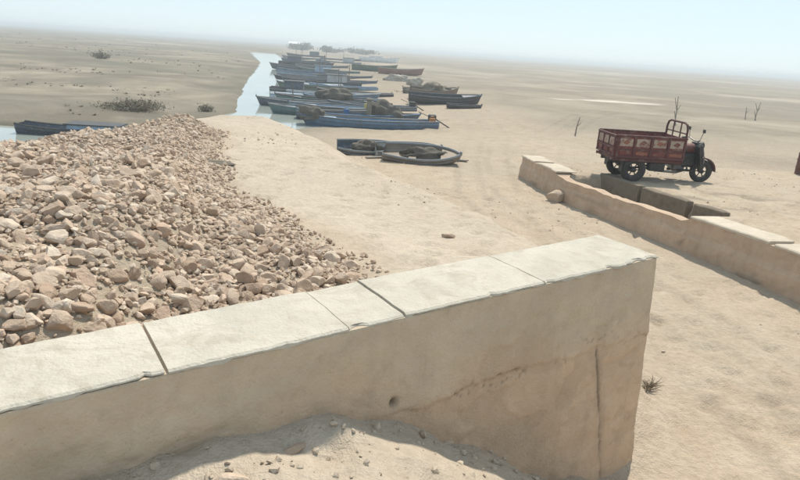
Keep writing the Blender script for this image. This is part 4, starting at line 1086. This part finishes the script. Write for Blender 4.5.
bush(-11.7, 26.6, 1.35, 0.7, 0.55, 3200, 'wide low dusty bush on the far bank above the left boat', 1)
bush(-9.15, 28.3, 0.28, 0.28, 0.42, 500, 'small round bush on the bank where the canal bends', 2)
bush(-32.0, 66.0, 0.9, 0.8, 0.9, 700, 'lone dark bush far out on the left plain', 3, 0.09)
for k, (x, y, r, h) in enumerate([(-46, 262, 6, 3.2), (-33, 255, 6, 2.4), (-22, 270, 7, 2.8)]):
    bush(x, y, r, 3, h, 900, ['taller hazy scrub clump right of the canal head', 'hazy scrub clump above the far moored boats', 'hazy scrub clump furthest right below the horizon'][k], 20 + k, 0.45)
def weed(x, y, r, label, seed, n=26):
    rg = random.Random(seed); b = MB()
    for k in range(n):
        a = rg.uniform(0, 6.28); q = r * rg.uniform(0.4, 1.0); h = r * rg.uniform(0.25, 0.8)
        p1 = (q * 0.5 * math.cos(a), q * 0.5 * math.sin(a), h * 0.7); p2 = (q * math.cos(a + 0.3), q * math.sin(a + 0.3), h)
        b.tube([(0, 0, -0.01), p1, p2], [0.005, 0.004, 0.0015], 4)
        for j in range(3): b.tube([p1, (p1[0] + rg.gauss(0, r * .2), p1[1] + rg.gauss(0, r * .2), p1[2] + rg.uniform(-0.02, r * .3))], [0.0025, 0.001], 3)
    o = b.build('dry_weed', M['twig']); o.location = (x, y, tz(x, y)); tag(o, label, 'weed')
weed(2.48, 5.35, 0.17, 'dry brown weed on the sand right of the wing wall end', 4)

# low dry tufts over the plain, too many and too small to count
def tufts():
    rg = random.Random(99); vs, fs = [], []
    P = []
    for k in range(5200):
        dd = 22 * (12 ** rg.random()); a = rg.uniform(-0.75, 0.8); P.append((dd * math.sin(a), dd * math.cos(a)))
    A = np.array(P); dn = fbm(A[:, 0] / 9, A[:, 1] / 5, 123, 4); wsd = poly_sd(A[:, 0], A[:, 1], WATER); zz = terrain(A[:, 0], A[:, 1])
    for (x, y), q, ws, z in zip(P, dn, wsd, zz):
        if ws > -1.5 or q < 0.12 or x > 0: continue
        if -9 < x + 0.12 * y < 9 and y < 45: continue
        if x > 0 and rg.random() < 0.6: continue
        h = rg.uniform(0.03, 0.11) * (1 + y / 160); r = h * rg.uniform(1.0, 2.4)
        for j in range(9):
            a = rg.uniform(0, 6.28); bx, by = x + r * 0.6 * math.cos(a) * rg.random(), y + r * 0.6 * math.sin(a) * rg.random()
            tx, ty = bx + r * 0.6 * math.cos(a), by + r * 0.6 * math.sin(a); w_ = h * 0.3; i = len(vs)
            vs += [(bx - w_ * math.sin(a), by + w_ * math.cos(a), z - 0.02), (bx + w_ * math.sin(a), by - w_ * math.cos(a), z - 0.02), (tx, ty, z + h * rg.uniform(0.6, 1.0))]; fs.append((i, i + 1, i + 2))
    mb = MB(); mb.v = vs; mb.f = fs; tag(mb.build('dry_grass', M['bush']), 'low dry tufts scattered over the flat plain', 'grass', kind='stuff')
tufts()

# pale hut far off
ht = empty('hut', (-54, 300, tz(-54, 300) - 0.1)); tag(ht, 'tiny pale hut on the horizon above the far boats', 'hut')
MB().box((0, 0, 1.3), (6, 4, 2.6)).build('wall', M['sack'], ht)
MB().add([(-3.4, -2.4, 2.6), (3.4, -2.4, 2.6), (3.4, 2.4, 2.6), (-3.4, 2.4, 2.6), (-3.4, 0, 3.5), (3.4, 0, 3.5)], [(0, 1, 5, 4), (2, 3, 4, 5), (1, 2, 5), (3, 0, 4), (3, 2, 1, 0)]).build('roof', P_['white'], ht)
MB().box((0.8, -2.03, 1.0), (1.0, 0.06, 2.0)).build('door', M['wood'], ht)

# ------------------------------------------------------------------ haze
def haze():
    b = MB(); b.box((0, 2200, 0.5), (9600, 5600, 8.0)); me = bpy.data.meshes.new('haze'); me.from_pydata(b.v, [], b.f)
    m_ = bpy.data.materials.new('haze'); m_.use_nodes = True; nt = m_.node_tree
    for n_ in list(nt.nodes):
        if n_.type == 'BSDF_PRINCIPLED': nt.nodes.remove(n_)
    v = nt.nodes.new('ShaderNodeVolumePrincipled'); v.inputs['Color'].default_value = (0.90, 0.95, 0.97, 1); v.inputs['Density'].default_value = 0.0022
    v.inputs['Anisotropy'].default_value = 0.2
    nt.links.new(v.outputs[0], nt.nodes['Material Output'].inputs['Volume'])
    o = link('haze', me, m_); tag(o, 'thin pale dust haze over the plain', 'haze', kind='stuff'); o.display_type = 'WIRE'
haze()
